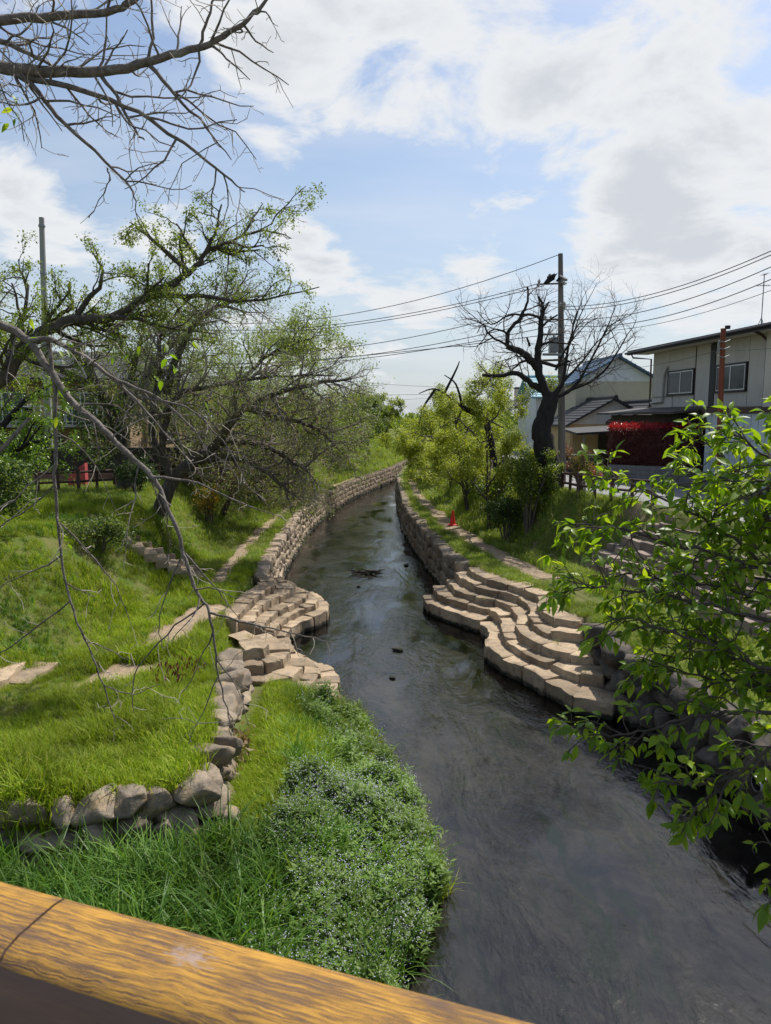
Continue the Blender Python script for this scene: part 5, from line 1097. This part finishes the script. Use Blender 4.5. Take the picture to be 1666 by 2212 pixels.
def hedge():
    p0 = Vector((10.35, 33.6, 4.32)); p1 = Vector((13.6, 31.35, 4.32)); d = (p1 - p0).normalized(); n = Vector((-d.y, d.x, 0)); L = (p1 - p0).length; D = 1.0; Hh = 1.75
    r = empty('hedge', tuple(p0), math.atan2(d.y, d.x), 'clipped maroon hedge with shoots coloured brighter red for the sunlit top', 'hedge'); rng = np.random.default_rng(5)
    MB().box(.15, L - .15, .2, D - .2, -.8, Hh - .2).build('core', 'leaf_maroon', r)
    def shell(m, zlo, zhi, top):
        P = np.empty((m, 3)); k = rng.random(m); P[:, 0] = rng.uniform(0, L, m); P[:, 1] = np.where(k < .55, rng.normal(.06, .07, m), np.where(k < .75, rng.normal(D - .05, .07, m), rng.uniform(0, D, m))); P[:, 2] = rng.uniform(zlo, zhi, m)
        e = rng.random(m) < .12; P[e, 0] = np.where(rng.random(e.sum()) < .5, rng.normal(.04, .06, e.sum()), rng.normal(L - .04, .06, e.sum())); P[e, 1] = rng.uniform(0, D, e.sum())
        if top: P[:, 1] = rng.uniform(-.05, D + .05, m); P[:, 2] = Hh + rng.normal(0, .09, m) - .05
        return P
    P = shell(15000, -.1, Hh - .08, False); link('foliage', leaf_mesh('foliage', P, rng.normal(size=P.shape) + np.array([0, -.5, .2]), .075, .5, rng, .3), r, 'leaf_maroon')
    P = shell(5200, 0, 0, True); link('sunlit_shoots', leaf_mesh('sunlit_shoots', P, rng.normal(size=P.shape) * .6 + np.array([0, -.1, .9]), .085, .45, rng, .3), r, 'leaf_red')  # red shoots; sunlit top and dark front are put into red and maroon
hedge()
def far_wood():
    rng = np.random.default_rng(8); P = []
    for k in range(70):
        x = rng.uniform(-190, 200); y = rng.uniform(150, 230); hh = rng.uniform(2.5, 5); w = rng.uniform(4, 8); m = 260
        u = rng.normal(size=(m, 3)); u /= np.linalg.norm(u, axis=1, keepdims=True); u *= rng.uniform(.6, 1., (m, 1)); P.append(np.array([x, y, 3.5 + hh * .5]) + u * np.array([w, w * .6, hh * .55]))
    P = np.concatenate(P); o = link('far_wood', leaf_mesh('far_wood', P, rng.normal(size=P.shape), 1.1, .7, rng, .3), None, 'leaf_mid'); tag(o, 'low belt of distant trees along the horizon', 'wood', kind='stuff')
far_wood()
# ------------------------------------------------------------------ grasses and weeds
def clump(seed, n, h, w, spread, bend=.5, seg=3):
    rr = random.Random(seed); V = []; Fs = []
    for _ in range(n):
        a = rr.uniform(0, 6.28); rad_ = spread * math.sqrt(rr.random()); b = rr.uniform(0, 6.28); x0, y0 = rad_ * math.cos(a), rad_ * math.sin(a); H_ = h * rr.uniform(.5, 1.15); bd = bend * rr.uniform(.2, 1.3) * H_; cx, cy = math.cos(b), math.sin(b); ww = w * rr.uniform(.7, 1.3); n0 = len(V)
        for i in range(seg + 1):
            t = i / seg; dx = bd * t * t; z = H_ * (t - .35 * bend * t ** 3 * rr.uniform(.6, 1)); px, py = x0 + cx * dx, y0 + cy * dx
            if i < seg: k = ww * (1 - .55 * t); V += [(px - cy * k, py + cx * k, z), (px + cy * k, py - cx * k, z)]
            else: V.append((px, py, z))
        for i in range(seg - 1): Fs.append((n0 + 2 * i, n0 + 2 * i + 1, n0 + 2 * i + 3, n0 + 2 * i + 2))
        Fs.append((n0 + 2 * seg - 2, n0 + 2 * seg - 1, n0 + 2 * seg))
    me = bpy.data.meshes.new('clump'); me.from_pydata(V, [], Fs); me.update(); return me
def speedwell(seed, h=.5, fl=True):
    rr = random.Random(seed); rng = np.random.default_rng(seed); V = []; Fs = []; mi = []
    def leafq(p, d, L, w, m):
        d = d.normalized(); s = d.cross(Vector((rr.gauss(0, .3), rr.gauss(0, .3), 1))).normalized() * w; n0 = len(V); V.extend([tuple(p), tuple(p + d * L * .5 + s), tuple(p + d * L), tuple(p + d * L * .5 - s)]); Fs.append((n0, n0 + 1, n0 + 2, n0 + 3)); mi.append(m)
    for st in range(5):
        a = rr.uniform(0, 6.28); p = Vector((rr.gauss(0, .06), rr.gauss(0, .06), 0)); d = Vector((math.cos(a) * .25, math.sin(a) * .25, 1)).normalized(); H_ = h * rr.uniform(.7, 1.1); k = 9
        for i in range(1, k + 1):
            q = p + d * H_ * i / k + Vector((0, 0, 0))
            if i < k - 1:
                for s in range(3): b = rr.uniform(0, 6.28); leafq(q, Vector((math.cos(b), math.sin(b), rr.uniform(.1, .6))), rr.uniform(.06, .11), .015, 0)
            if i >= k - 3 and fl:
                for s in range(1):
                    b = rr.uniform(0, 6.28); fp = q + Vector((math.cos(b) * .05, math.sin(b) * .05, rr.uniform(0, .07))); leafq(fp, Vector((math.cos(b), math.sin(b), .3)), .014, .006, 1)
    me = bpy.data.meshes.new('speedwell'); me.from_pydata(V, [], Fs); me.materials.append(MATS['weed_leaf']); me.materials.append(MATS['petal_blue']); me.polygons.foreach_set('material_index', mi); me.update(); return me
def scatter(name, label, cat, xy, scl, meshes, mat=None, zoff=-.01, tilt=.15, zs=None, rng=NR):
    n = len(xy); z = ground_h(xy[:, 0], xy[:, 1]) if zs is None else zs
    col = bpy.data.collections.new(name + '_kinds')
    for i, m in enumerate(meshes):
        if mat and not m.materials: m.materials.append(MATS[mat])
        col.objects.link(bpy.data.objects.new('%s_kind_%02d' % (name, i), m))
    me = bpy.data.meshes.new(name); me.vertices.add(n); me.vertices.foreach_set('co', np.column_stack([xy, z + zoff]).astype(np.float32).ravel())
    a = me.attributes.new('rot', 'FLOAT_VECTOR', 'POINT'); a.data.foreach_set('vector', np.column_stack([rng.normal(0, tilt, n), rng.normal(0, tilt, n), rng.uniform(0, 6.28, n)]).astype(np.float32).ravel())
    a = me.attributes.new('scl', 'FLOAT', 'POINT'); a.data.foreach_set('value', scl.astype(np.float32))
    a = me.attributes.new('idx', 'INT', 'POINT'); a.data.foreach_set('value', rng.integers(0, len(meshes), n).astype(np.int32))
    o = link(name, me); ng = bpy.data.node_groups.new(name, 'GeometryNodeTree')
    ng.interface.new_socket('Geometry', in_out='INPUT', socket_type='NodeSocketGeometry'); ng.interface.new_socket('Geometry', in_out='OUTPUT', socket_type='NodeSocketGeometry')
    N = ng.nodes; gi = N.new('NodeGroupInput'); go = N.new('NodeGroupOutput'); ip = N.new('GeometryNodeInstanceOnPoints'); ci = N.new('GeometryNodeCollectionInfo')
    ci.inputs['Collection'].default_value = col; ci.inputs['Separate Children'].default_value = True; ci.inputs['Reset Children'].default_value = True; ip.inputs['Pick Instance'].default_value = True
    def attr(nm, ty): q = N.new('GeometryNodeInputNamedAttribute'); q.data_type = ty; q.inputs['Name'].default_value = nm; return q.outputs['Attribute']
    lk = ng.links.new; lk(gi.outputs[0], ip.inputs['Points']); lk(ci.outputs[0], ip.inputs['Instance']); lk(attr('rot', 'FLOAT_VECTOR'), ip.inputs['Rotation']); lk(attr('scl', 'FLOAT'), ip.inputs['Scale']); lk(attr('idx', 'INT'), ip.inputs['Instance Index']); lk(ip.outputs[0], go.inputs[0])
    md = o.modifiers.new('scatter', 'NODES'); md.node_group = ng
    return tag(o, label, cat, kind='stuff')
def sample(x0, x1, y0, y1, n, keep, rng=NR):
    x = rng.uniform(x0, x1, n); y = rng.uniform(y0, y1, n); k = keep(x, y); return np.column_stack([x[k], y[k]])
def fbm(x, y, s): return np.sin(x * s + 1.7 * np.sin(y * s * .7)) * np.sin(y * s * 1.1 + 1.3 * np.sin(x * s * .6 + 2))
def pdist(x, y, tab): return np.abs(x - itp(y, tab))
def dens(x, y, ref): d = np.hypot(x, y); return NR.random(len(x)) < np.clip((ref / d) ** 1.5, 0, 1)
def inview(x, y, m=2.2): return np.abs(x) < .56 * y + m
lawn_c = [clump(i, 24, .25, .005, .13, .7) for i in range(6)]
def k_lawn(x, y):
    ok = (x < itp(y, XL) - .12) & (y > itp(x, YF) + .15) & inview(x, y)
    ok &= ~((pdist(x, y, DP) < .5 + .22 * fbm(x, y, 3.)) & (y > 13.4) & (y < 19.5) & (fbm(x, y, 2.1) > -.55)) & ~((pdist(x, y, LP) < .3 + .1 * fbm(x, y, 2.7)) & (y > 21.8))
    st = np.abs((x + 7.5) * .43 - (y - 22.6) * .9) ; ok &= ~((x < -5.9) & (x > -9.2) & (np.abs(y - (23.3 + (x + 6.1) * .48)) < .5))
    ok &= ~((x < -6.8) & (x > -8.6) & (y > 12.6) & (y < 14.3) & (np.abs(y - 13.6 - .8 * (x + 7.4)) < .42))
    return ok
xy = sample(-14, -2.5, 8.5, 26, 32000, lambda x, y: k_lawn(x, y) & dens(x, y, 12.) & ~((fbm(x, y, 1.1) > .85) & (x < -5.8)))
sc_ = NR.uniform(.7, 1.25, len(xy)) * (1. + .5 * fbm(xy[:, 0], xy[:, 1], .9) + .2 * fbm(xy[:, 0], xy[:, 1], 2.9)) * np.where(xy[:, 0] < -6.2, .85, 1) * np.where(xy[:, 1] < 10.2, 1.25, 1); scatter('lawn_grass', 'bright green long grass covering the left lawn', 'grass', xy, sc_, lawn_c, 'grass_lawn')
slope_c2 = [clump(i + 120, 22, .2, .005, .2, .7) for i in range(4)]
slope_c = [clump(i + 20, 26, .26, .007, .22, .6) for i in range(6)]
xy = sample(-26, 6, 24, 100, 90000, lambda x, y: k_lawn(x, y) & (x > itp(y, LS0) - 14) & dens(x, y, 26.))
scatter('slope_grass', 'mown and weedy grass on the left bank slope', 'grass', xy, NR.uniform(.6, 1.2, len(xy)) * np.clip(xy[:, 1] / 30, .9, 2.2), slope_c, 'grass_slope')
def k_right(x, y):
    ok = (x > itp(y, XR) + .15) & inview(x, y) & (x < itp(y, RS1) + .3)
    ok &= ~((pdist(x, y, RP) < .5 + .12 * fbm(x, y, 3.)) & (y > 22.4)) & ~((x > itp(y, RS0) - .1) & (y < 24.9))
    ok &= ~((pdist(x, y, [(14, 7.7), (17, 6.7), (20, 5.9), (23, 5.2)]) < .45 + .2 * fbm(x, y, 3)) & (y < 22.6) & (y > 17)); return ok
xy = sample(1, 12, 8, 100, 90000, lambda x, y: k_right(x, y) & dens(x, y, 19.))
scatter('bank_grass', 'sunlit grass on the right bank and slope', 'grass', xy, NR.uniform(.55, 1.15, len(xy)) * np.clip(xy[:, 1] / 26, .85, 2.4) * np.where(xy[:, 0] < itp(xy[:, 1], RP), .75, 1.1), slope_c, 'grass_slope')
xy = sample(-13, -2.7, 8.8, 27, 9000, lambda x, y: k_lawn(x, y) & (fbm(x + 3, y, 1.3) + .5 * fbm(x, y, 3.7) > .42))
scatter('lawn_weeds', 'darker tufted weeds mixed through the left lawn', 'weeds', xy, NR.uniform(.45, .9, len(xy)), [clump(i + 70, 16, .3, .009, .1, .9, 4) for i in range(4)], 'grass_tall')
xy = sample(-13, -3.2, 10, 30, 12000, lambda x, y: k_lawn(x, y) & ((np.minimum(pdist(x, y, DP), pdist(x, y, LP)) < .9) | (fbm(x, y + 5, .8) > .55) & (x < -5.5)) & (NR.random(len(x)) < .45))
scatter('dry_grass', 'straw coloured dry grass beside the left dirt paths', 'grass', xy, NR.uniform(.5, .95, len(xy)), slope_c2, 'grass_dry')
# tufts on the terraces
slope_c3 = 0
tuft = np.array([(4.05, 18.1, .9), (2.3, 22.6, .66), (4.6, 16.0, .64), (4.75, 15.1, .42), (-3.35, 15.9, 1.2), (-3.3, 16.9, 1.2), (4.3, 17.4, .88), (4.9, 16.6, .86), (3.1, 21.9, .86)])
scatter('step_tufts', 'small dry tufts growing in the joints of the stone steps', 'grass', tuft[:, :2], NR.uniform(.5, .9, len(tuft)), slope_c2, 'grass_dry', zs=tuft[:, 2])
def low_keep(x, y): return ~((x > -3.6) & (y > 9.0) & (x < itp(y, XL) + 1.15)) & ~((y > itp(x, YF) - .8) & (fbm(x, y, 2.3) > -.1) & (y > 8.)) & (x < itp(y, XW) - .02) & ~((x < itp(y, XL) + .15) & (y > itp(x, YF) - .2)) & inview(x, y, 1.6) & (y < 15.2)
tall_c = [clump(i + 40, 14, .62, .0075, .12, .75, 5) for i in range(6)]
xy = sample(-7, 1, 5.5, 15.2, 9000, lambda x, y: low_keep(x, y) & (NR.random(len(x)) < .62) & ~((x > -1.2) & (y < 11.) & (NR.random(len(x)) < .8)))
scatter('riverside_grass', 'tall arching dark green grass below the boulder wall', 'grass', xy, NR.uniform(.6, 1.2, len(xy)) * np.where(xy[:, 1] > 12, .8, np.where(xy[:, 1] < 9.2, 1.45, 1.05)), tall_c, 'grass_tall', tilt=.2)
xy = sample(-2.6, 1, 9, 16, 9000, lambda x, y: (x < itp(y, XW) + .04) & (x > itp(y, XL) + .1) & (y < 15.2))
scatter('riverside_meadow', 'fresh mixed green grass on the gravel bar', 'grass', xy, NR.uniform(.8, 1.6, len(xy)) * np.where(xy[:, 0] < itp(xy[:, 1], XL) + .8, .55, 1.), lawn_c, 'grass_lawn')
sw = [speedwell(i, .5, i % 2 == 0) for i in range(7)]
def flower_keep(x, y):
    e = itp(y, XW) + .02 + .16 * fbm(x, y, 2.3); core = (x > -1.2 + .35 * fbm(x, y, 1.7)) & (y < 10.9 + .7 * fbm(x, y, 1.4)) & (fbm(x + 1, y, 4.1) > -.75); far = (x > itp(y, XW) - 1.15) & (y >= 11) & (NR.random(len(x)) < .08)
    return (x < e) & (core | far) & (y < 15.)
xy = sample(-2.6, 1.2, 6.0, 15, 10000, flower_keep); zz = np.maximum(ground_h(xy[:, 0], xy[:, 1]), -.02) + .3 * np.clip(fbm(xy[:, 0], xy[:, 1], 2.6), -.2, 1)
scatter('speedwell_plants', 'mass of leafy stems with tiny pale blue flowers at the water edge', 'flowers', xy, NR.uniform(.75, 1.25, len(xy)), sw, zs=zz, tilt=.25)
def leaf_pile():
    rng = np.random.default_rng(3); n = 260; P = rng.normal(size=(n, 3)) * np.array([.13, .28, .12]) + np.array([-2.6, 11.7, .85]); o = link('dry_leaf_pile', leaf_mesh('dry_leaf_pile', P, rng.normal(size=(n, 3)), .13, .45, rng, .2), None, 'leaf_brown'); tag(o, 'heap of dry brown leaves caught against the left boulder wall', 'leaves', kind='stuff')
    n = 70; P = rng.normal(size=(n, 3)) * np.array([.22, .3, .07]) + np.array([-4.0, 13.3, 1.66]); o = link('dock_seedheads', leaf_mesh('dock_seedheads', P, rng.normal(size=(n, 3)) * .3 + np.array([0, 0, 1]), .13, .3, rng, .2), None, 'leaf_maroon'); tag(o, 'reddish brown dock seed heads standing in the left lawn', 'weeds', kind='stuff')
leaf_pile()
